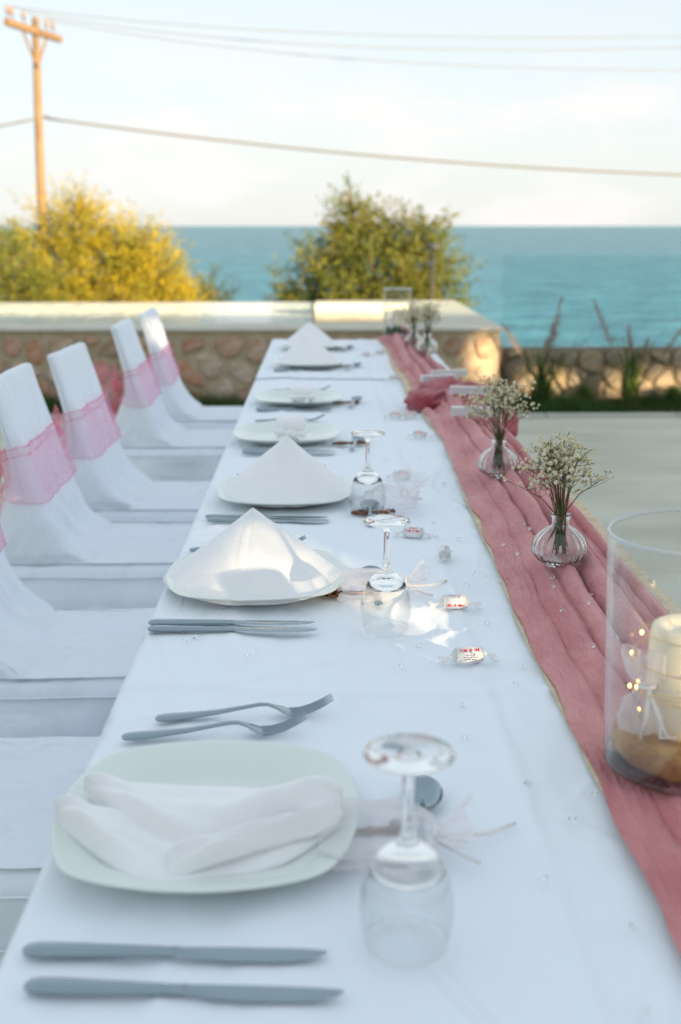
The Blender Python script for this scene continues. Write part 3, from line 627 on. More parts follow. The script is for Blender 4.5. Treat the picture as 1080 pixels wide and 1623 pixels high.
def bunch(u, y):
    return sstep(2.95, 3.35, y)*(1-sstep(3.55, 3.85, y))
def rf(u, v):
    y = lerp(-.35, 5.72, v); l, r = run_l(y), run_r(y)
    l += .004*fbm(y*6, 2)+.0025*math.sin(y*31)
    x = lerp(l, r, u); e = min(1, min(u, 1-u)*16)
    b = bunch(u, y); wob = .016*(.5+.5*math.sin(u*19+y*17+3*fbm(u*4, y*4)))*b
    z = TZ+.0075+e*(folds(u, y)*(1+.5*sstep(3.7, 4.3, y))+wob)
    return (*[q for q in (drape(x, z)[0],)], y, drape(x, z)[1])
mb.grid(nu, nv, rf); tr = solid(mb.build('table_runner', 'gauze'), .0012, 1); tag(tr, 'long dusty pink crinkled gauze runner lying in pleats along the right side of the table', 'table runner')
mb = MB()
def bf(u, v):
    y = lerp(-.35, 5.66, v); l = run_l(y)+.001+.004*math.sin(y*2.6+.5)+.004*fbm(y*3, 9)-.006*sstep(1.7, 2.1, y)-.016*sstep(3.0, 4, y)*(1-sstep(5.2, 5.6, y)); r = min(.560, run_r(y)+.013+.006*math.sin(y*4))
    x = lerp(l, r, u); z = TZ+.0042+.0015*fbm(x*12, y*6); q = drape(x, z); return (q[0]+.003*(x > .503), y, q[1])
mb.grid(60, 240, bf); br = solid(mb.build('burlap_runner', 'burlap'), .0012, 1); tag(br, 'beige burlap runner showing as a thin strip under both borders of the pink gauze', 'table runner')
# deep rose scarf gathered across the runner
mb = MB()
rs = []
path = [(.296, 3.40, .775), (.335, 3.49, .792), (.37, 3.54, .797), (.41, 3.62, .80), (.455, 3.64, .796), (.50, 3.52, .785), (.515, 3.40, .755), (.518, 3.3, .70)]
n = 60
PP = []
for i in range(len(path)-1):
    for k in range(12): PP.append(Vector(path[i]).lerp(Vector(path[i+1]), k/12))
PP.append(Vector(path[-1]))
for i, p in enumerate(PP):
    t = i/(len(PP)-1); tn = (PP[min(i+1, len(PP)-1)]-PP[max(0, i-1)]).normalized(); s_ = tn.cross(Vector((0, 0, 1))).normalized(); u_ = s_.cross(tn)
    wd = lerp(.045, .075, math.sin(t*PI))*(1+.15*math.sin(t*22)); hh = .021*(1+.35*math.sin(t*17+1))
    ring = []
    for k in range(n):
        a = 2*PI*k/n; m_ = 1+.17*math.sin(a*7+t*9)+.12*math.sin(a*11-t*23)+.1*fbm(math.cos(a)*2, math.sin(a)*2, t*8)
        q = p+s_*math.cos(a)*wd*m_+u_*math.sin(a)*hh*m_
        q.z = max(q.z, .757 if q.x < .503 else -1); ring.append(q)
    rs.append(ring)
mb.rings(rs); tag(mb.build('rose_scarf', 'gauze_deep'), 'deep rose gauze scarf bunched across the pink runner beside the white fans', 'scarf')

# ---------------------------------------------------------------- tableware prototypes
def plate(loc, rz, label):
    o = empty('dinner_plate', loc, rz); tag(o, label, 'plate', 'square porcelain plates along the table')
    def rad(a, h=.1425, Rb=.25):                 # four bowed sides meeting in soft corners
        s_ = 0; c = Rb-h
        for q in range(4):
            t = math.cos(a-q*PI/2); ri = -c*t+math.sqrt(max(0, c*c*t*t-c*c+Rb*Rb)); s_ += ri**-26
        return s_**(-1/26)/h
    def ring(r, z, n=128):
        f_ = min(1, r/.08)
        return [(r*lerp(1, rad(a), f_)*math.cos(a), r*lerp(1, rad(a), f_)*math.sin(a), z) for a in [2*PI*k/n for k in range(n)]]
    pr = [(.002, .0065), (.05, .0062), (.082, .0065), (.092, .0085), (.108, .0150), (.124, .0205), (.136, .0236), (.1395, .0243), (.1405, .0232), (.139, .0215), (.125, .0170), (.105, .0100), (.088, .0035), (.083, .0008), (.079, .0010), (.077, .0030), (.002, .0028)]
    MB().rings([ring(r, z) for r, z in pr]).build('dish', 'porcelain', o)
    return o
def knife(loc, rz, label, group='table knives'):
    o = empty('table_knife', loc, rz); tag(o, label, 'knife', group); L_ = .236
    rs = []
    for (x, wy, hz, zc) in ((0, .0030, .0022, .0042), (.003, .0070, .0036, .0045), (.012, .0088, .0042, .0048), (.04, .0084, .0040, .0047), (.085, .0066, .0036, .0047), (.108, .0056, .0034, .0048), (.118, .0052, .0030, .0048)):
        rs.append([(x, wy*math.cos(2*PI*k/20), zc+hz*math.sin(2*PI*k/20)) for k in range(20)])
    MB().rings(rs).build('handle', 'steel', o)
    rs = []
    for (x, y0, y1, h) in ((.117, -.0046, .0050, .0028), (.124, -.0050, .0056, .0016), (.140, -.0080, .0066, .0011), (.165, -.0098, .0070, .0010), (.19, -.0098, .0070, .0009), (.210, -.0086, .0069, .0008), (.224, -.0054, .0066, .0007), (.232, -.001, .0060, .0005), (.236, .003, .0050, .0003)):
        zc = .0044; rs.append([(x, y0, zc), (x, (y0+y1)/2, zc+h), (x, y1, zc+h*.9), (x, y1, zc-h*.9), (x, (y0+y1)/2, zc-h)])
    MB().rings(rs).build('blade', 'steel', o, True, sharp=35)
    return o
def fork(loc, rz, label, sc_=1.0, group='forks'):
    o = empty('fork', loc, rz); tag(o, label, 'fork', group)
    rs = []
    for (x, wy, hz, zc) in ((0, .003, .0018, .0048), (.003, .0072, .0030, .0050), (.012, .0092, .0034, .0054), (.035, .0084, .0030, .0062), (.07, .0052, .0024, .0085), (.10, .0036, .0021, .0125), (.118, .0031, .0020, .0150), (.128, .0034, .0018, .0145), (.137, .0060, .0014, .0110), (.144, .0105, .0012, .0075), (.151, .0118, .0011, .0045), (.158, .0120, .0010, .0032)):
        rs.append([(x*sc_, wy*math.cos(2*PI*k/18)*sc_, zc*sc_+hz*math.sin(2*PI*k/18)*sc_) for k in range(18)])
    MB().rings(rs).build('handle', 'steel', o)
    for q in (-1.5, -.5, .5, 1.5):
        mb = MB(); pts = [(x*sc_, q*.0062*s_*sc_, z*sc_) for (x, s_, z) in ((.154, 1, .0033), (.165, 1, .0035), (.178, 1, .0068), (.192, .98, .0130), (.2035, .94, .0195))]
        mb.tube(pts, [.0019*sc_, .0017*sc_, .0016*sc_, .0013*sc_, .0006*sc_], 8).build('tine', 'steel', o)
    return o
def spoon(loc, rz, label, sc_=1.0):
    o = empty('dessert_spoon', loc, rz); tag(o, label, 'spoon', 'dessert spoons')
    rs = []
    for (x, wy, hz, zc) in ((0, .0028, .0016, .0035), (.004, .0064, .0026, .0038), (.03, .0056, .0022, .0050), (.07, .0032, .0018, .0095), (.095, .0026, .0017, .0125), (.105, .0034, .0014, .0115), (.112, .0060, .0010, .0090)):
        rs.append([(x, wy*math.cos(2*PI*k/16), zc+hz*math.sin(2*PI*k/16)) for k in range(16)])
    MB().rings(rs).build('handle', 'steel', o)
    mb = MB(); cx_ = .138; top = []
    for (f, dz) in ((1, 0), (.9, -.0032), (.7, -.0064), (.4, -.0086), (.05, -.0094)):
        top.append([(cx_+.030*f*math.cos(a)*(1+.08*math.cos(a)), .0195*f*math.sin(a), .0112+dz+.002*math.cos(a)) for a in [2*PI*k/36 for k in range(36)]])
    mb.rings(top, True, False).build('bowl', 'steel', o); solid(bpy.data.objects[o.children[-1].name] if o.children else [x for x in bpy.data.objects if x.parent == o][-1], .0012, -1)
    return o
def key(loc, rz, label):
    o = empty('key_bottle_opener', loc, rz); tag(o, label, 'bottle opener', 'antique key bottle openers')
    mb = MB()
    for (cx_, cy_, r) in ((0, .009, .0075), (0, -.009, .0075), (-.012, 0, .0075)):
        mb.tube([(cx_+r*math.cos(2*PI*k/20), cy_+r*math.sin(2*PI*k/20), .005) for k in range(21)], .0023, 8, False)
    mb.build('bow', 'brass', o)
    mb = MB().tube([(.004, 0, .005), (.066, 0, .005)], .0030, 12)
    for x_ in (.008, .014, .030, .048, .062): mb.tube([(x_-.0015, 0, .005), (x_+.0015, 0, .005)], .0048, 12)
    mb.build('shank', 'brass', o)
    mb = MB().box(.050, .066, .002, .016, .0035, .0065).box(.054, .058, .016, .020, .0035, .0065).box(.062, .066, .016, .020, .0035, .0065)
    mb.build('key_bit', 'brass', o, False)
    return o
def pouch(loc, rz, label, sc_=1.0, seed=1, ribbon=True):
    o = empty('organza_pouch', loc, rz); tag(o, label, 'favour bag', 'sheer white favour bags')
    def pf(u, v):
        a = 2*PI*u; t = v; r = [.050, .060, .058, .045, .014, .034, .050][0]
        rr = np.interp(t, [0, .15, .5, .72, .80, .90, 1], [.030, .036, .034, .022, .005, .016, .026])
        m_ = 1+.10*math.sin(a*5+seed)+.12*math.sin(a*9+seed*2+t*4)+.12*fbm(math.cos(a)*2+seed, math.sin(a)*2, t*3)
        return (-.055+.135*t+.004*math.sin(a*3), rr*math.cos(a)*m_*1.25, .013+rr*.36*math.sin(a)*m_+.016*max(0, t-.78)*4)
    mb = MB().grid(44, 26, pf); mb.v = [(p[0]*sc_, p[1]*sc_*1.2, max(.0015, p[2]*sc_*1.25)) for p in mb.v]; mb.build('bag', 'tulle', o)
    if ribbon:
        mb = MB().tube([(.050*sc_, .004, .014), (.07*sc_, .02, .006), (.10*sc_, .030, .004), (.125*sc_, .052, .003)], [.0018, .0022, .0022, .0018], 6)
        mb.tube([(.050*sc_, -.004, .014), (.075*sc_, -.012, .005), (.09*sc_, -.02, .003)], .0018, 6)
        mb.tube([(.050*sc_+.0, .007*math.cos(a), .016+.007*math.sin(a)) for a in [2*PI*k/12 for k in range(13)]], .0018, 6, False)
        mb.build('ribbon', 'paper', o)
    return o

PL = [(-.108, .962), (-.105, 1.705), (-.078, 2.29), (-.097, 2.96), (-.078, 3.605), (-.055, 4.54), (-.045, 5.22)]
desc = ['largest and nearest', 'second nearest', 'third', 'fourth', 'fifth', 'second farthest', 'farthest']
nap = ['loosely folded napkin', 'sunlit cone napkin', 'shaded cone napkin', 'nearer knotted napkin roll', 'farther knotted napkin roll', 'second farthest cone napkin', 'farthest cone napkin']
p0 = plate((PL[0][0], PL[0][1], TZ+.001), R(-1), 'nearest square white plate, under the loosely folded napkin')
kn = [((-.222, .732), R(-3.5), 'knife nearest the camera, at the bottom edge of the photo'), ((-.234, .775), R(-2.5), 'second knife from the bottom edge, between the nearest knife and the nearest plate'),
      ((-.245, 1.500), R(-2.5), 'nearer knife of the pair in front of the sunlit cone napkin'), ((-.248, 1.526), R(-1.5), 'farther knife of the pair in front of the sunlit cone napkin'),
      ((-.222, 2.104), R(-3), 'nearer knife of the pair in front of the shaded cone napkin'), ((-.228, 2.130), R(-3), 'farther knife of the pair in front of the shaded cone napkin'),
      ((-.200, 2.772), R(-3), 'nearer knife of the pair in front of the nearer knotted napkin'), ((-.203, 2.797), R(-3), 'farther knife of the pair in front of the nearer knotted napkin'),
      ((-.205, 3.448), R(-2), 'nearer knife of the pair in front of the farther knotted napkin'), ((-.205, 3.474), R(-2), 'farther knife of the pair in front of the farther knotted napkin'),
      ((-.190, 4.385), R(0), 'nearer knife of the pair in front of the second farthest plate'), ((-.190, 4.412), R(0), 'farther knife of the pair in front of the second farthest plate')]
for i in range(1, 7): dup(p0, (PL[i][0], PL[i][1], TZ+.001+(.004 if i > 4 else 0)), R([0, 1, -2, 2, -1, 1, 0][i]), 'square white plate under the '+nap[i])
k0 = None
for (p, a, lab) in kn:
    z = TZ+.001+(.0035 if p[1] > 4.2 else 0)
    k0 = knife((*p, z), a, lab) if k0 is None else dup(k0, (*p, z), a, lab) or k0
f0 = None
for (p, a, lab) in (((-.222, 1.152), R(6.5), 'fork beside the nearest plate, the one touching its back rim'), ((-.192, 1.200), R(7.0), 'fork a little behind the nearest plate, farther of its pair'),
                    ((-.232, 1.895), R(9), 'fork behind the sunlit cone napkin with its tines showing at the right'), ((-.195, 2.500), R(9), 'fork behind the shaded cone napkin, only its tip showing'),
                    ((-.196, 3.235), R(8), 'fork between the two knotted napkins, its tip over the plate rim'), ((-.175, 3.86), R(6), 'fork behind the farther knotted napkin')):
    if f0 is None: f0 = fork((*p, TZ+.001), a, lab)
    else: dup(f0, (*p, TZ+.001), a, lab)

# ---------------------------------------------------------------- spoons, keys, favour pouches right of each plate
st = [((.082, .872), R(84), (.012, .945), R(3), (.050, .925), R(-6)), ((.082, 1.600), R(92), (.012, 1.648), R(2), (.075, 1.655), R(5)), ((.088, 2.06), R(88), (.075, 2.15), R(5), (.14, 2.20), R(60)),
      ((.070, 2.80), R(80), (.045, 2.88), R(8), (.10, 2.92), R(30)), ((.085, 3.50), R(80), (.05, 3.58), R(4), (.11, 3.60), R(10)), ((.09, 4.42), R(70), (.045, 4.52), R(3), (.11, 4.54), R(-20)), ((.09, 5.10), R(75), (.06, 5.20), R(3), (.12, 5.22), R(15))]
pos_t = ['seen through the nearest wine glass', 'beside the sunlit cone napkin', 'beside the shaded cone napkin', 'right of the nearer knotted napkin', 'right of the farther knotted napkin', 'right of the second farthest cone napkin', 'right of the farthest cone napkin']
s0 = k1 = b0 = None
for i, (a, ar, b, brz, c, crz) in enumerate(st):
    z = TZ+.001+(.0035 if i > 4 else 0)
    if i == 0:
        s0 = spoon((*a, z), ar, 'dessert spoon '+pos_t[i]); k1 = key((*b, z+.001), brz, 'copper key bottle opener '+pos_t[i]); b0 = pouch((*c, z), crz, 'sheer organza favour bag '+pos_t[i])
    else:
        dup(s0, (*a, z), ar, 'dessert spoon '+pos_t[i]); dup(k1, (*b, z+.001), brz, 'copper key bottle opener '+pos_t[i]); (dup if i < 3 else (lambda *a, **k: None))(b0, (*c, z), crz, 'sheer organza favour bag '+pos_t[i], scale=(1, 1, 1.5 if i == 2 else 1.1))

# ---------------------------------------------------------------- napkins
def cone_napkin(loc, rz, label, ax=.135, ay=.115, H=.118, seed=0, tilt=0):
    o = empty('cone_napkin', loc, rz); tag(o, label, 'napkin', 'white napkins folded to standing cones')
    def f(u, v):
        a = R(-90)+lerp(R(-118), R(118), u)           # opens to the back (+y)
        t = v                                          # 0 apex .. 1 base
        q = abs(math.cos(a))
        rr = t**1.02*(1+.03*math.sin(t*PI))
        x = ax*math.cos(a)*rr*(1+.05*q); y = ay*math.sin(a)*rr
        z = H*(1-t**(.93+.12*q))
        z += .0018*math.sin(a*3+seed)*math.sin(t*PI)+.0015*fbm(x*18+seed, y*18, z*10)
        e = .012*math.exp(-((t-1)/.06)**2)*0
        # soft centre crease and a lap on the left panel
        c = math.exp(-((a+PI/2+.12*(1-t))/.05)**2); y += .0035*c*t
        l = sstep(.0, .06, a+PI/2+.55-.5*t); y -= .0015*l; x += tilt*(1-t)
        z += .006*t*t*(1-math.cos(2*(a+PI/2)))*.5          # hem lifts with the plate rim at the sides
        return (x, y+.01, z+.0005)
    g_ = MB().grid(96, 36, f).build('folded_cloth', 'napkin', o); solid(g_, .0022, 0)
    def f2(u, v):                                     # inner layer peeping behind
        p = f(lerp(.04, .96, u), v); return (p[0]*.93, p[1]*.90+.012, p[2]*.93)
    solid(MB().grid(60, 24, f2).build('inner_fold', 'napkin', o), .0022, 0)
    # rolled corner showing at the left shoulder
    return o
PZ = TZ+.0085
cn = cone_napkin((PL[1][0]-.004, PL[1][1]-.012, PZ), R(-2), 'cone napkin with a patch of warm sunlight, beside the sharply focused wine glass', seed=1)
cone_napkin((PL[2][0]+.004, PL[2][1], PZ), R(3), 'shaded cone napkin directly behind the sunlit one', ax=.132, ay=.112, H=.122, seed=4)
cone_napkin((PL[5][0], PL[5][1], PZ+.003), R(-3), 'second farthest cone napkin, in front of the last one', ax=.126, ay=.112, H=.125, seed=6, tilt=-.012)
cone_napkin((PL[6][0]-.015, PL[6][1], PZ+.003), R(5), 'farthest cone napkin, by the far end of the table', ax=.126, ay=.112, H=.115, seed=9)
MB().tube([(-.128, 1.845, .776), (-.118, 1.848, .785)], .001).build
def knot_napkin(loc, rz, label, seed=0):
    o = empty('knotted_napkin', loc, rz); tag(o, label, 'napkin', 'white napkins rolled and knotted')
    mod = lambda a, r, z: 1+.035*math.sin(a*3+seed)+.02*math.sin(a*7+z*60)
    MB().lathe([(.001, .060), (.018, .0605), (.030, .058), (.038, .050), (.040, .040), (.037, .030), (.033, .024), (.034, .010), (.036, .002), (.001, .0)], 40, mod).build('roll', 'napkin', o)
    mb = MB()
    mb.tube([(.037*math.cos(a), .037*math.sin(a), .020+.003*math.sin(a*2+seed)) for a in [2*PI*k/40 for k in range(41)]], [.0075+.0015*math.sin(k*1.3) for k in range(41)], 10, False)
    mb.build('wrap', 'napkin', o)
    mb = MB(); mb.tube([(-.006, -.040, .024), (.002, -.050, .022), (.012, -.045, .016)], [.008, .012, .008], 12)
    mb.build('knot', 'napkin', o)
    mb = MB()
    for sx_, tp in ((-1, .030), (1, .036)):
        def f(u, v):
            return (sx_*(.004+tp*v)+(u-.5)*.022*v, -.046-.010*v+.003*math.sin(v*5), .020-.016*v**.8+.004*math.sin(u*PI)*(1-v)+.002*math.sin(u*9))
        mb.grid(10, 10, f)
    solid(mb.build('knot_tails', 'napkin', o), .002)
    return o
kn0 = knot_napkin((PL[3][0]+.012, PL[3][1]-.02, PZ), 0, 'nearer of the two napkins rolled into a knot, on the fourth plate', 0)
dup(kn0, (PL[4][0]+.012, PL[4][1], PZ), R(40), 'farther of the two napkins rolled into a knot, small in front of the far plates', scale=(.95, .95, .8))
# loosely folded napkin on the nearest plate
fn = empty('folded_napkin', (PL[0][0], PL[0][1], TZ)); tag(fn, 'napkin folded flat in loose overlapping layers on the nearest plate', 'napkin')
def between(T, B, arch, zb, nu=60, nv=22, sag=0):
    def samp(P, u):
        q = u*(len(P)-1); i = min(int(q), len(P)-2); t = q-i
        p0_, p1, p2, p3 = P[max(i-1, 0)], P[i], P[i+1], P[min(i+2, len(P)-1)]
        return [.5*((2*p1[k])+(-p0_[k]+p2[k])*t+(2*p0_[k]-5*p1[k]+4*p2[k]-p3[k])*t*t+(-p0_[k]+3*p1[k]-3*p2[k]+p3[k])*t**3) for k in range(3)]
    def f(u, v):
        a, b = samp(T, u), samp(B, u)
        z = lerp(a[2], b[2], v)+arch(u)*math.sin(PI*v)**.8*(1+.25*math.sin(v*8+u*5))+.0045*fbm(u*4, v*3, 3)+.002*math.sin(u*16+v*5+2*fbm(u*2, v*2, 1))+zb
        return (lerp(a[0], b[0], v), lerp(a[1], b[1], v), z)
    return MB().grid(nu, nv, f)
# outlines in metres from the plate centre
T1 = [(-0.136, -0.025, 0.026), (-0.117, -0.016, 0.03), (-0.082, -0.022, 0.03), (-0.016, -0.02, 0.022), (0.053, -0.01, 0.022), (0.099, 0.0, 0.024), (0.123, -0.012, 0.026)]
B1 = [(-0.134, -0.027, 0.022), (-0.114, -0.05, 0.018), (-0.084, -0.078, 0.014), (-0.034, -0.116, 0.012), (0.009, -0.1, 0.012), (0.067, -0.084, 0.014), (0.124, -0.033, 0.022)]
solid(between(T1, B1, lambda u: .012+.014*math.exp(-((u-.18)/.18)**2), 0).build('lower_layer', 'napkin', fn), .0018)
T2 = [(-0.12, 0.024, 0.03), (-0.098, 0.022, 0.036), (-0.049, 0.012, 0.036), (0.005, 0.008, 0.036), (0.07, 0.005, 0.036), (0.108, -0.003, 0.036), (0.124, -0.027, 0.034)]
B2 = [(-0.116, 0.019, 0.026), (-0.071, -0.037, 0.026), (-0.023, -0.079, 0.02), (0.013, -0.083, 0.02), (0.061, -0.065, 0.022), (0.105, -0.049, 0.026), (0.123, -0.039, 0.03)]
solid(between(T2, B2, lambda u: .026*(.35+.65*math.sin(PI*u*.8)**.6)+.004*math.sin(u*9), .0).build('upper_layer', 'napkin', fn), .0018)
T3 = [(-0.024, -0.089, 0.03), (0.007, -0.078, 0.036), (0.045, -0.072, 0.04), (0.083, -0.053, 0.042), (0.111, -0.035, 0.042), (0.124, -0.034, 0.036)]
B3 = [(-0.026, -0.111, 0.012), (0.003, -0.099, 0.016), (0.045, -0.082, 0.02), (0.083, -0.065, 0.022), (0.112, -0.049, 0.026), (0.125, -0.034, 0.03)]
solid(between(T3, B3, lambda u: .014*math.sin(PI*min(1,u*1.05))**.6, .003).build('front_fold', 'napkin', fn), .0018)


# ---------------------------------------------------------------- wine glasses, standing upside down
def wine_glass(loc, label, rz=0, s=1.0):
    o = empty('wine_glass', loc, rz); tag(o, label, 'wine glass', 'wine glasses standing upside down')
    bowl_o = [(.0318, 0), (.0338, .010), (.0358, .022), (.0364, .032), (.0352, .044), (.0322, .056), (.0290, .0630)]
    bowl_i = [(.0278, .0622), (.0312, .0540), (.0340, .0430), (.0353, .0320), (.0348, .022), (.0328, .010), (.0308, .0004)]
    stem = [(.0001, .0765), (.0080, .0758), (.0150, .0730), (.0215, .0690), (.0278, .0622), (.0284, .0620), (.0290, .0630), (.0262, .0685), (.0215, .0745), (.0165, .0790), (.0115, .0828), (.0078, .0865), (.0056, .0915), (.0045, .099), (.0041, .110), (.0040, .125), (.0044, .140), (.0062, .1475), (.0090, .1502)]
    foot = [(.0001, .1503), (.0090, .1503), (.0200, .1530), (.0290, .1548), (.0332, .1562), (.0336, .1572), (.0330, .1580), (.0200, .1590), (.0060, .1600), (.0001, .1602)]
    sc2 = lambda P: [(r*s, z*s) for r, z in P]
    ring_ = lambda P: [[(r*math.cos(2*PI*k/72), r*math.sin(2*PI*k/72), z) for k in range(72)] for r, z in sc2(P)]
    MB().rings(ring_(bowl_o+bowl_i), True, False).build('bowl', 'thinclear', o)
    MB().lathe(sc2([(.0306, .0008), (.0312, -.0004), (.0319, .0004), (.0318, .0012)]), 72, closed=True).build('rim', 'glass', o, fixn=True)
    MB().lathe(sc2(stem), 64).build('stem', 'glass', o, fixn=True)
    MB().lathe(sc2(foot), 64).build('foot', 'glass', o, fixn=True)
    return o
M['thinclear'] = panemat('thin_clear_glass', (.985, .99, .99), edge=.80)
wine_glass((.064, .785, TZ+.0025), 'wine glass standing upside down nearest the camera, blurred', s=1.03)
wine_glass((.087, 1.507, TZ+.0025), 'sharply focused upside down wine glass beside the sunlit cone napkin', s=.985)
wine_glass((.087, 2.172, TZ+.0025), 'farthest upside down wine glass, beside the shaded cone napkin', s=1.0)

# ---------------------------------------------------------------- wrapped candies
def text_mesh(body, size, r, ang, mt, parent, flip=False, xoff=0, name='lettering'):
    cu = bpy.data.curves.new('lettering', 'FONT'); cu.body = body; cu.size = size; cu.align_x = 'CENTER'; cu.align_y = 'CENTER'; cu.offset = size*.018; cu.shear = .25 if mt == 'red' else 0; cu.resolution_u = 3
    t = bpy.data.objects.new('tmp_text', cu); col.objects.link(t); dg = bpy.context.evaluated_depsgraph_get(); me = bpy.data.meshes.new_from_object(t.evaluated_get(dg)); bpy.data.objects.remove(t)
    for v in me.vertices:
        x, y = v.co.x, v.co.y
        if flip: x, y = -x, -y
        a = ang+y/r; v.co = (x+xoff, -math.cos(a)*(r+.00025), math.sin(a)*(r+.00025))
    me.materials.clear(); me.materials.append(M[mt]); o = bpy.data.objects.new(name, me); col.objects.link(o); o.parent = parent; return o
CR = .0098
def candy(loc, rz, label, flip=False, second=False, roll=0, s=1.0, twist=True, open_end=False):
    o = empty('wrapped_candy', (loc[0], loc[1], loc[2]+CR*s), rz); o.scale = (s, s, s); tag(o, label, 'candy', 'wrapped favour candies')
    MB().rings([[(x, r*math.cos(a), r*math.sin(a)) for a in [2*PI*k/32 for k in range(32)]] for x, r in ((-.0165, .002), (-.0165, .0078), (-.0158, .0092), (-.0150, .0096), (.0150, .0096), (.0158, .0092), (.0165, .0078), (.0165, .002))]).build('sweet', 'candyend', o)
    MB().rings([[(x, r*math.cos(a), r*math.sin(a)) for a in [2*PI*k/32 for k in range(32)]] for x, r in ((-.0138, .0096), (-.0138, CR), (.0138, CR), (.0138, .0096))], True, False).build('paper_label', 'paper', o); lb = [c for c in bpy.data.objects if c.parent == o and c.name.startswith('paper_label')][-1]
    b = R(30)+roll
    if not flip:
        text_mesh('Mr & Mrs', .0062, CR, b-.75 if not second else b-.1, 'red', lb)
        if second: text_mesh('Forever', .0046, CR, b+.45, 'red', lb)
        for i, tx in enumerate(('Thank you for', 'being part of our', 'special day')): text_mesh(tx, .0027, CR, b+1.05-i*.27, 'ink', lb)
    else:
        text_mesh('Mr & Mrs', .0062, CR, b+.45-(.45 if second else 0), 'red', lb, True)
        if second:
            text_mesh('Forever', .0046, CR, b+.48, 'red', lb, True)
            for i, c_ in enumerate(('green_ink', 'red', 'yellow_ink', 'blue_ink')):
                x0 = -.008+i*.004; mb = MB(); n = 5
                mb.grid(2, n, lambda u, v: (x0+u*.004, -math.cos(b+.78+v*.14)*(CR+.0002), math.sin(b+.78+v*.14)*(CR+.0002))); mb.build('rainbow_stripe', c_, lb)
        else:
            for i, tx in enumerate(('Thank you for', 'being part of our', 'special day')): text_mesh(tx, .0027, CR, b-.75+i*.27, 'ink', lb, True)
    if twist:
        for sg in (-1, 1):
            sd = 3 if sg > 0 else 8
            def f(u, v):
                a = 2*PI*u; rr = np.interp(v, [0, .12, .3, .45, .75, 1], [.0092, .0062, .0018, .0030, .0085, .0115])*(1+.28*math.sin(a*5+sd+v*3)+.15*math.sin(a*9+v*6))
                flat = .45 if v > .35 else 1
                return (sg*(.0155+.020*v+.0015*math.sin(a*4+sd)*v), rr*math.cos(a), max(-CR+.0006, rr*math.sin(a)*flat-.006*sstep(.2, .8, v)))
            MB().grid(30, 14, f).build('twisted_end', 'cello', o)
    return o
candy((.187, 1.376, TZ+.0015), R(9), 'candy lying nearest the camera, its red print upside down, twist pointing right', flip=True, s=1.08)
candy((.194, 1.590, TZ+.0015), R(-2), 'candy with grey and red print lying right of the sharp wine glass', s=1.08)
candy((.206, 1.850, TZ+.0015), R(84), 'candy lying end on, its clear wrapped end facing the camera', s=1.0)
candy((.163, 1.985, TZ+.0015), R(-14), 'candy with a small rainbow stripe above red upside down print', flip=True, second=True, s=1.0)
candy((.176, 2.475, TZ+.0015), R(-4), 'candy with two red lines of print right of the farthest wine glass', flip=True, second=True, s=1.0)
candy((.258, 2.985, TZ+.0015), R(-20), 'candy lying close to the runner, level with the nearer knotted napkin', second=True, flip=True, s=.95)
candy((.212, 3.305, TZ+.0015), R(-4), 'left one of the two candies lying side by side', second=True, flip=True, s=.95)
candy((.257, 3.315, TZ+.0015), R(3), 'right one of the two candies lying side by side', second=True, flip=True, s=.95)
candy((.254, 4.13, TZ+.0045), R(60), 'candy lying askew at the runner behind the pair of candies', s=.95)
candy((.187, 4.90, TZ+.005), R(0), 'candy far up the table, left one before the far glass cylinder', flip=True, s=.95)
candy((.249, 4.99, TZ+.005), R(30), 'candy far up the table, close beside the far glass cylinder', s=.95)

# ---------------------------------------------------------------- little crystals
cm = MB().rings([[(r*math.cos(2*PI*k/8), r*math.sin(2*PI*k/8), z) for k in range(8)] for r, z in ((.0001, 0), (.0036, .0034), (.0038, .0040), (.0022, .0056), (.0001, .0056))], True, False)
cpos = [(.155, 1.15), (.205, 1.045), (.16, 1.24), (.235, .97), (.19, .87), (.245, .80), (.268, 1.02), (.10, 1.36), (.13, 1.44), (.232, 1.52), (.225, 1.70), (.247, 1.76), (.17, 1.80), (.246, 1.97), (.21, 2.08), (.225, 2.2), (.13, 2.28), (.262, 2.42), (.20, 2.62), (.24, 2.72), (.15, 2.68), (.27, 2.2), (-.19, 1.455), (-.175, 1.47), (-.10, 1.40), (.235, 1.30), (.26, 1.36), (.12, 1.10), (.23, .70), (.205, 1.98)]
rpos = [(.345, 1.62), (.352, 1.66), (.36, 1.98), (.365, 1.94), (.335, 1.52), (.39, 1.58), (.37, 1.50), (.395, 1.43), (.372, 1.36), (.325, 1.83), (.42, 1.75), (.355, 2.3), (.312, 1.9), (.345, 1.36)]
c0 = None
for i, (x, y) in enumerate(cpos+rpos):
    onr = i >= len(cpos); z = TZ+.001 if not onr else None
    if onr:
        v_ = (y+.35)/6.07; u_ = (x-run_l(y))/(run_r(y)-run_l(y)); z = rf(u_, v_)[2]+.0015
    if c0 is None:
        c0 = cm.build('table_crystal', 'crystal', smooth=False, loc=(x, y, z)); q = c0
    else: q = c0.copy(); col.objects.link(q); q.location = (x, y, z)
    q.rotation_euler = (random.uniform(-.5, .5)*0+R(25)*(i % 3), 0, random.uniform(0, 6)); q.scale = (1.05,)*3
    if onr: tag(q, 'tiny clear faceted crystal scattered on the pink runner', 'crystal', 'crystals scattered on the pink runner')
    else: tag(q, 'tiny clear faceted crystal scattered on the white tablecloth', 'crystal', 'crystals scattered on the white tablecloth')

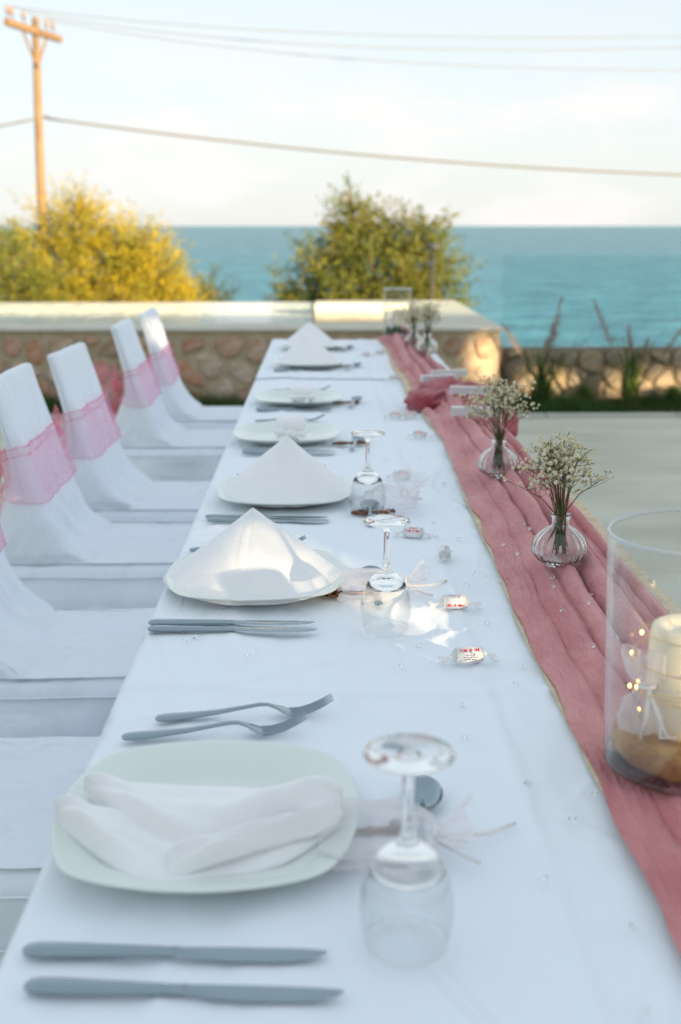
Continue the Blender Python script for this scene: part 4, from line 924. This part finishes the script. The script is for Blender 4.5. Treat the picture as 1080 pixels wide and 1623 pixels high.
# ---------------------------------------------------------------- bud vases with gypsophila
def runz(x, y):
    v_ = (y+.35)/6.07; u_ = min(1, max(0, (x-run_l(y))/(run_r(y)-run_l(y)))); return rf(u_, v_)[2]
def bud_vase(loc, label, s=1.0):
    o = empty('bud_vase', loc); tag(o, label, 'vase', 'ribbed glass bud vases')
    nrib = 18
    rib = lambda a, r, z: 1+(.035*math.cos(a*nrib) if .006 < z < .058 else 0)*min(1, (z-.006)/.008)*min(1, (.058-z)/.01)
    outer = [(.0001, 0), (.020, .0005), (.0245, .002), (.030, .006), (.0385, .014), (.0425, .024), (.0425, .033), (.0390, .043), (.0320, .052), (.0235, .0590), (.0165, .0632), (.0138, .0665), (.0134, .072), (.0140, .0775), (.0158, .0795), (.0166, .0815), (.0160, .0835), (.0148, .084)]
    inner = [(.0136, .0832), (.0122, .079), (.0115, .072), (.0118, .066), (.0150, .0615), (.0220, .0570), (.0300, .0505), (.0368, .042), (.0402, .033), (.0402, .0245), (.0365, .0155), (.028, .0095), (.018, .0072), (.0001, .0068)]
    MB().lathe([(r*s, z*s) for r, z in outer+inner], 108, rib).build('glass_body', 'glass_aqua', o, fixn=True)
    return o
def gyps(loc, label, seed, s=1.0, nst=26, lean=(-.02, 0)):
    o = empty('gypsophila_bunch', loc); tag(o, label, 'flowers', 'bunches of gypsophila in the bud vases')
    rd = random.Random(seed); stem = MB(); heads = []
    for i in range(nst):
        a = rd.uniform(0, 2*PI); sp = rd.uniform(.15, 1); hh = rd.uniform(.150, .212)*s*(1-.12*sp)
        bx_, by_ = rd.gauss(0, .009), rd.gauss(0, .009)
        nk = (.008*math.cos(a)*rd.random(), .008*math.sin(a)*rd.random(), .078*s)
        tx, ty = lean[0]+math.cos(a)*.052*sp*s, lean[1]+math.sin(a)*.040*sp*s
        if i == 0: tx, ty, hh = .062*s, .0, .138*s
        if i in (1, 2): tx, ty, hh = -.070*s, -.01, (.10+.03*i)*s
        m_ = (lerp(nk[0], tx, .42), lerp(nk[1], ty, .42), lerp(nk[2], hh, .6))
        top = Vector((tx, ty, hh))
        stem.tube([(bx_, by_, .014*s+rd.uniform(0, .02)), nk, m_, top], [.0012*s, .0010*s, .0008*s, .0004*s], 5)
        m_ = Vector(m_)
        for _ in range(9):
            t = rd.uniform(.0, 1); q = m_.lerp(top, t); e = q+Vector((rd.gauss(0, .014), rd.gauss(0, .012), rd.uniform(.002, .024)))*s
            stem.tube([q, q.lerp(e, .5)+Vector((0, 0, -.001)), e], [.0005*s, .0004*s, .0003*s], 3, False); heads.append(e)
            if rd.random() < .75:
                e2 = e+Vector((rd.gauss(0, .009), rd.gauss(0, .009), rd.uniform(-.004, .010)))*s
                stem.tube([q.lerp(e, .6), e2], .0003*s, 3, False); heads.append(e2)
        heads.append(top)
    tag(stem.build('stems', 'stemgreen', o), kind='stuff')
    # each blossom: a ruffled ball of small petals
    pm = MB(); rdd = random.Random(4); pv = []
    for k in range(12):
        d = Vector((rdd.gauss(0, 1), rdd.gauss(0, 1), rdd.gauss(.35, 1))).normalized(); a_ = d.cross(Vector((.3, .5, .8))).normalized(); b_ = d.cross(a_)
        pv.append((d*.05, d*.6+a_*.55, d*1.0, d*.6-a_*.55)); pv.append((d*.05, d*.55+b_*.5, d*.9, d*.55-b_*.5))
    bm_ = MB()
    for h_ in heads:
        r = rd.uniform(.0026, .0044)*s; an_ = rd.uniform(0, 6); c_, s_ = math.cos(an_), math.sin(an_)
        for q in pv: 
            bm_.add([(h_.x+r*(p.x*c_-p.y*s_), h_.y+r*(p.x*s_+p.y*c_), h_.z+r*p.z) for p in q], [(0, 1, 2, 3)])
    tag(bm_.build('blossoms', 'blossom', o, False), kind='stuff')
    return o
vs = [((.370, 1.708), 'nearest ribbed bud vase, sharp in the middle of the runner', 'gypsophila bunch in the nearest bud vase, in focus', 1.0, (-.014, 0)), ((.378, 2.40), 'second ribbed bud vase, behind the nearest one', 'gypsophila bunch in the second bud vase, before the white fans', 1.02, (-.006, 0)),
      ((.412, 4.50), 'blurred small bud vase far up the runner, right of its neighbour', 'blurred gypsophila bunch far up the runner, the taller and right of the two', 1.0, (.0, 0)), ((.398, 4.98), 'farthest bud vase, next to the far glass cylinder', 'farthest gypsophila bunch, next to the far glass cylinder', .95, (-.01, 0))]
for i, (p, l1, l2, s_, ln) in enumerate(vs):
    z = runz(*p)+.004
    bud_vase((*p, z), l1, s_); gyps((*p, z), l2, 21+i, s_, 26 if i < 2 else 20, ln)

# ---------------------------------------------------------------- hurricane cylinders with candles
def cylinder_vase(loc, label, r, h):
    o = empty('glass_cylinder', loc); tag(o, label, 'glass vase', 'tall glass cylinders')
    MB().lathe([(r-.0022, .006), (r-.0022, h-.001), (r-.0008, h), (r, h-.001), (r, .004), (r-.003, .0)], 96).build
    o1 = MB(); o1.lathe([(r, .004), (r, h)], 96); wl = MB().rings([[(q*math.cos(2*PI*k/96), q*math.sin(2*PI*k/96), z) for k in range(96)] for q, z in ((r, .004), (r, h))], True, False).build('glass_wall', 'thin', o, fixn=False)
    wl2 = MB().rings([[(q*math.cos(2*PI*k/96), q*math.sin(2*PI*k/96), z) for k in range(96)] for q, z in ((r-.003, .008), (r-.003, h))], True, False).build('inner_glass_wall', 'thin', o)
    MB().lathe([(r-.0032, h-.0016), (r-.0034, h+.001), (r-.0016, h+.0024), (r+.0004, h+.001), (r+.0002, h-.0016)], 96, closed=True).build('rim', 'rimglass', o, fixn=True)
    MB().lathe([(.0001, 0), (r-.004, .0), (r-.0005, .003), (r-.0003, .008), (r-.0031, .0082), (.0001, .008)], 96).build('glass_base', 'glass_aqua', o, fixn=True)
    return o
M['rimglass'] = mat('polished_glass_rim', (.78, .84, .84), .12, trans=.35, ior=1.45)
def candle(loc, label, r, h):
    o = empty('pillar_candle', loc); tag(o, label, 'candle', 'pillar candles in glass cylinders')
    mod = lambda a, rr, z: 1+.01*math.sin(a*2)+.006*math.sin(a*5+z*30)
    MB().lathe([(.0001, 0), (r*.97, .0), (r, .004), (r*.995, h*.5), (r*.985, h-.010), (r*.93, h-.002), (r*.80, h+.001), (r*.62, h-.004), (r*.3, h-.007), (.0001, h-.0075)], 48, mod).build('wax_body', 'wax', o); wb = [c for c in bpy.data.objects if c.parent == o][-1]
    MB().tube([(0, 0, h-.009), (.001, 0, h-.001), (.003, .001, h+.004)], .0011, 6).build('wick', 'wick', wb)
    return o
HX, HY = .3925, 1.108
HXc, HYc = .371, 1.058
hz_ = TZ+.020
cylinder_vase((HXc, HYc, hz_), 'large glass cylinder cut by the right edge of the photo, nearest the camera', .084, .243).rotation_euler = (0, R(-2.2), 0)
ws = empty('wood_slice', (HXc, HYc, hz_+.0085)); tag(ws, 'dark brown wood slice under the candle in the large near glass cylinder', 'wood slice')
modw = lambda a, r, z: 1+(.03*math.sin(a*3)+.02*math.sin(a*11)+.012*math.sin(a*23+z*90))*(r > .03)
MB().lathe([(.0001, 0), (.070, 0), (.074, .003), (.0755, .012), (.074, .021), (.069, .024), (.0001, .0245)], 90, modw).build('slice', 'woodslice', ws)
candle((HXc-.004, HYc+.010, hz_+.033), 'ivory pillar candle in the large near glass cylinder', .040, .110)
candle((HXc+.016, HYc-.045, hz_+.033), 'short round ivory candle at the front of the large near glass cylinder', .024, .034)
# string of fairy lights wound round the candle
fl = empty('fairy_lights', (HXc, HYc, hz_)); tag(fl, 'gold wire fairy lights wound round the candle in the near glass cylinder', 'string lights')
pts = []; rd = random.Random(5)
for i in range(150):
    t = i/149; a = t*2*PI*6.3; rr = .050+.012*math.sin(t*37)+.006*math.sin(t*90); zz = .036+.105*t+.012*math.sin(t*29+1)
    pts.append((.004+min(.077, rr)*math.cos(a), min(.077, rr)*math.sin(a), zz))
MB().tube(pts, .0006, 5).build('wire', 'goldglit', fl)
for i in range(4, 150, 6):
    mb = MB().lathe([(.0001, -.0026), (.0016, -.001), (.0017, .001), (.0001, .0028)], 8, c=pts[i]); mb.build('bulb', 'bulb', fl)
def tulle_bag(loc, label, s=1.0, seed=2):
    o = empty('tulle_bag', loc); tag(o, label, 'favour bag')
    def f(u, v):
        a = 2*PI*u; rr = np.interp(v, [0, .06, .25, .45, .56, .62, .75, 1], [.0, .022, .030, .024, .008, .009, .022, .030])
        m_ = 1+.14*math.sin(a*4+seed)+.14*math.sin(a*7+v*9)+.1*fbm(math.cos(a)*2, math.sin(a)*2, v*4+seed)
        return (rr*math.cos(a)*m_, rr*math.sin(a)*m_*.55, .105*v+.006*math.sin(a*3)*(v > .7))
    MB().grid(48, 30, f).build('bag', 'tulle2', o)
    mb = MB().tube([(.009*math.cos(2*PI*k/16), .007*math.sin(2*PI*k/16), .062) for k in range(17)], .0022, 8, False)
    for q in (((.0, -.008, .062), (.006, -.022, .04), (.018, -.024, .012), (.026, -.024, .006)), ((0, -.008, .062), (-.004, -.022, .035), (-.010, -.022, .006)), ((0, -.008, .062), (.012, -.02, .03), (.012, -.024, .008), (.030, -.026, .009))): mb.tube(q, .0018, 8)
    mb.build('ribbon', 'paper', o)
    o.scale = (s, s, s); return o
M['tulle2'] = sheer('dense_white_organza', (.85, .83, .88), .34, .35)
tulle_bag((HXc-.050, HYc-.010, hz_+.033), 'gathered white tulle bag leaning in the left of the near glass cylinder', .86, 2)
fz = runz(.36, 5.45)+.006
cylinder_vase((.355, 5.46, fz), 'far glass cylinder at the end of the table with candle and greenery', .066, .215)
candle((.36, 5.47, fz+.010), 'ivory pillar candle in the far glass cylinder', .030, .105)
tulle_bag((.318, 5.45, fz+.009), 'white tulle bag in the left of the far glass cylinder', 1.0, 5)
ff = empty('rose_sprig', (.352, 5.42, fz+.009)); tag(ff, 'small pale pink rose with green leaves in the far glass cylinder', 'flowers')
mb = MB(); blades(mb, 26, .058, .014, .016, (-.008, 0, 0), seed=4); mb.build('leaves', 'leafgreen', ff)
mb = MB()
for i in range(14):
    a = i*2.4; rr = .004+.0012*i
    mb.grid(6, 5, lambda u, v: (.026+rr*math.cos(a+(u-.5)*1.9)*(1+.3*v), rr*math.sin(a+(u-.5)*1.9)*(1+.3*v), .014+.022*v-.0010*i*v))
solid(mb.build('petals', 'rose', ff), .0006)
MB().tube([(.026, 0, 0), (.026, 0, .018)], .002, 6).build('stem', 'stemgreen', ff)

# ---------------------------------------------------------------- folded hand fans on the runner
def fan(loc, rz, label, s=1.0, tilt=0):
    o = empty('folded_fan', loc, rot=(0, tilt, rz)); tag(o, label, 'hand fan', 'folded white hand fans on the runner'); n = 9
    for i in range(n):
        z = .0026*i
        bevel(MB().box(-.062*s, .062*s, -.010+.0006*math.sin(i*2), .010+.0006*math.sin(i), z, z+.0019).build('rib', 'fanpaper', o, False), .0004, 1)
    MB().tube([(.055*s, 0, -.0005), (.055*s, 0, .0026*n)], .002, 8).build('rivet', 'steel', o)
    return o
def fz_(x, y): return max(runz(x+dx, y) for dx in (-.05, -.02, 0, .02, .05))+.001
fa = fan((.378, 3.70, fz_(.378, 3.70)), R(22), 'white folded fan just left of and behind the rose scarf')
dup(fa, (.43, 3.86, fz_(.43, 3.86)), R(14), 'white folded fan behind the rose scarf, farthest of the four')
dup(fa, (.44, 3.36, fz_(.44, 3.36)+.010), R(-14), 'white folded fan in front of the rose scarf')
dup(fa, (.415, 3.04, fz_(.415, 3.04)), R(-10), 'white folded fan nearest the camera, right behind the second vase', scale=(1.1, 1.15, 1))

# ---------------------------------------------------------------- chairs in white covers with pink sashes
def interp(t, ks, vs_): return float(np.interp(t, ks, vs_))
def chair(loc, rz, label, seed, group='chairs in white covers with pink sashes'):
    # local: +x towards the table, y along the table; rear at x=0
    o = empty('covered_chair', loc, rz); tag(o, label, 'chair', group)
    W_ = .215; n = 96; seat = .475; xs_, xe = -.015, .63
    def rect(x0, x1, hw, z, r, amp=0, k=0, front_y=0):
        # rounded rectangle, fixed number of points per side so that rings match
        out = []; r = min(r, (x1-x0)*.45); NS, NL, NC = 22, 60, 5
        P = []
        for i in range(NL): P.append((x1, lerp(-hw+r, hw-r, i/NL), 1, 0))
        for i in range(NC): a = PI/2*i/NC; P.append((x1-r+r*math.cos(a), hw-r+r*math.sin(a), math.cos(a), math.sin(a)))
        for i in range(NS): P.append((lerp(x1-r, x0+r, i/NS), hw, 0, 1))
        for i in range(NC): a = PI/2*(1+i/NC); P.append((x0+r+r*math.cos(a), hw-r+r*math.sin(a), math.cos(a), math.sin(a)))
        for i in range(NL): P.append((x0, lerp(hw-r, -hw+r, i/NL), -1, 0))
        for i in range(NC): a = PI/2*(2+i/NC); P.append((x0+r+r*math.cos(a), -hw+r+r*math.sin(a), math.cos(a), math.sin(a)))
        for i in range(NS): P.append((lerp(x0+r, x1-r, i/NS), -hw, 0, -1))
        for i in range(NC): a = PI/2*(3+i/NC); P.append((x1-r+r*math.cos(a), -hw+r+r*math.sin(a), math.cos(a), math.sin(a)))
        for i, (x, y, nx_, ny_) in enumerate(P):
            ii = i*.42; fx = amp*(math.sin(ii*.46+seed*1.7+k)+.6*math.sin(ii*.83+seed+k*2)+.45*math.sin(ii*1.37+seed*3+k))
            out.append((x+nx_*fx, y+ny_*fx, z))
        return out
    rg_ = []
    for z in (.026, .08, .16, .24, .31, .37, .40):
        t = 1-z/.46; rg_.append(rect(-.045-.03*t, xe+.035*t, W_+.012+.03*t, z, .03, .020*t+.011, z*2))
    for z, d in ((.420, .000), (.438, .003), (.454, .008), (.465, .016), (.472, .028)): rg_.append(rect(-.035+.2*d, xe-d, W_+.008-d, z, .03, .0008, 2))
    # seat top closes in to the foot of the back
    m = 16
    xb = [0, .05, .12, .20, .28, .36, .46]        # height above seat
    fr = [.235, .190, .160, .136, .112, .088, .056]
    re = [-.030, .000, .035, .066, .066, .048, .022]
    for j in range(1, m+1):
        t = j/m; x1 = lerp(xe-.022, fr[0]+.03, t**.8); x0 = lerp(-.032, re[0], t)
        z = .477+.004*math.sin(t*PI)-.012*math.sin(t*PI)*.6+ .030*max(0, t-.72)/.28*0
        zz = []
        for q in rect(x0, x1, lerp(W_-.012, W_-.016, t), z, .03, 0):
            zz.append(q)
        rg_.append(zz)
    for j in range(0, 30):
        t = (j+.6)/30; h = t*.462; f_ = interp(h, xb, fr)+.03*math.exp(-h/.022); r_ = interp(h, xb, re)
        hw = W_-.016-.008*t; am = .0030*(1-t)+.0014
        ring = rect(r_, f_, hw, seat+.006+h, .02, am, t*1.2)
        # drag folds towards the sash tie, below the sash
        if h < .20:                                # pulled creases fanning from the tie down to the seat
            def pull(x, y, z):
                q = 0
                for k_, (yt, yb, s_) in enumerate(((-.17, -.10, .010), (-.13, -.02, .009), (-.05, .05, .011), (.02, .10, .009), (.10, .16, .012), (-.19, -.17, .012))):
                    yy = lerp(yb, yt, h/.20)+.006*math.sin(h*40+k_+seed); q += (.0075 if k_ % 2 else -.006)*math.exp(-((y-yy)/s_)**2)*math.sin(min(1, h/.20+.15)*PI*.9)
                return x+q
            ring = [(pull(x, y, z) if x > (r_+f_)/2 else x, y, z) for x, y, z in ring]
        if h < .17:
            ring = [(x+.007*math.sin(y*48+h*40+seed)*(1-h/.17)*(1 if x > (r_+f_)/2 else 0), y+math.copysign(.005*math.sin(x*60-h*45)*(1-h/.17), y), z) for x, y, z in ring]
        rg_.append(ring)
    for d, z in ((.002, .9435), (.005, .9465), (.011, .9485)):
        rg_.append(rect(.022+d, .056-d, W_-.024-d, z, .012))
    def wr(p):
        x, y, z = p; g1 = fbm(x*5+seed, y*7, z*2.2, 3); g2 = fbm(x*13, y*15+seed, z*5+3, 3)
        k_ = 1.3 if z < .46 else .9
        if .45 < z < .49 and 0 < x < .60 and abs(y) < .2: return (x, y, z+.007*g1+.003*g2)
        return (x+k_*(.007*g1+.003*g2), y+math.copysign(k_*(.008*fbm(x*4, seed, z*2+5, 3)+.003*g2), y), z)
    rg_ = [[wr(p) for p in q] for q in rg_]
    MB().rings(rg_[::1], True, True).build('fabric_cover', 'cover', o)
    # seam piping round the seat and hem line of the inner skirt
    for z, off, r_, nm in ((.446, .004, .0026, 'seat_seam'), (.375, .004, .0022, 'skirt_seam')):
        q = rect(-.036, xe+(0 if z > .4 else .006), W_+.009+(0 if z > .4 else .007), z, .03, .0008 if z > .4 else .0035, 2)
        q = [(x, y, z-(.012*math.sin((x+.04)/.7*PI) if z < .4 else .003*math.sin((x)/.6*PI))) for x, y, z in q]
        q = [wr(p) for p in q]; MB().tube(q+[q[0]], r_, 6, False).build(nm, 'cover', o)
    # sash band round the back
    rb = []
    for j in range(13):
        t = j/12; h = lerp(.155, .300, t)-.0; f_ = interp(h, xb, fr)+.011; r_ = interp(h, xb, re)-.009
        rb.append([(x+.0012*math.sin(t*19+y*30), y, z+.010*math.sin(y*6+1)*0-(.018*(t-.5)*2*(1-min(1, max(0, (x-r_)/.05))))) for x, y, z in rect(r_, f_, W_-.007-.006*(h/.46), seat+.006+h, .02, .0014, t*3)])
    rb = [[wr(p) for p in q] for q in rb]
    MB().rings(rb, True, False).build('sash_band', 'sash', o)
    mb = MB(); q = [(x, y, z) for x, y, z in rb[-1]]; mb.tube(q+[q[0]], .0026, 6, False); q = rb[0]; mb.tube(q+[q[0]], .0014, 6, False)
    q = [(x+.001, y*1.001, z-.022+.004*math.sin(y*20+seed)) for x, y, z in rb[-1]]; mb.tube(q+[q[0]], .0016, 6, False)
    mb.build('sash_hem', 'sash3', o)
    # bow tied behind the back
    kx, ky, kz = .050, -.175, .715
    mb = MB(); mb.lathe([(.0001, -.022), (.012, -.016), (.018, 0), (.012, .016), (.0001, .022)], 16, c=(kx-.012, ky, kz)); mb.build('sash_knot', 'sash2', o)
    for sg, up, ln in ((-1, .055, .12), (1, .03, .12)):
        mb = MB()
        def f(u, v):
            a = 2*PI*u; e = math.sin(v*PI)**.7
            return (kx-.014-(.10 if sg < 0 else .03)*v-.012*e*math.cos(a), ky+(.03 if sg < 0 else .13)*v*(sg if sg > 0 else 1), kz+up*v+(.008+.042*e)*math.sin(a)+.005*math.sin(a*6+v*8))
        mb.grid(28, 14, f); mb.build('bow_loop', 'sash3', o)
    for sg in (-1, 1):
        mb = MB()
        def f(u, v):
            wd = .014+.075*v**.7
            return (kx-.014-.050*v*(1.4 if sg < 0 else .5)+(u-.5)*wd, ky+.02*v*sg+.010*math.sin(u*15+v*4+seed), kz-.010-.27*v-.02*math.sin(u*7)*v)
        mb.grid(22, 22, f); mb.build('sash_tail', 'sash3', o)
    return o
CH = [((-.855, 1.59), 'covered chair nearest the camera, only its seat showing at the left edge'), ((-.86, 2.25), 'covered chair second from the camera, its sash cut by the left edge'), ((-.872, 3.03), 'covered chair third from the camera, with the widest view of its pink sash'),
      ((-.845, 3.61), 'covered chair in the middle of the row, its whole back showing'), ((-.845, 4.62), 'covered chair second from the stone wall, behind a wider gap'), ((-.835, 5.24), 'covered chair farthest away, nearest the stone pool wall')]
for i, ((x, y), lab) in enumerate(CH):
    chair((x, y, -.022), R([0, 1.5, 0, -1.5, 1, 2][i]), lab, i*3+1)
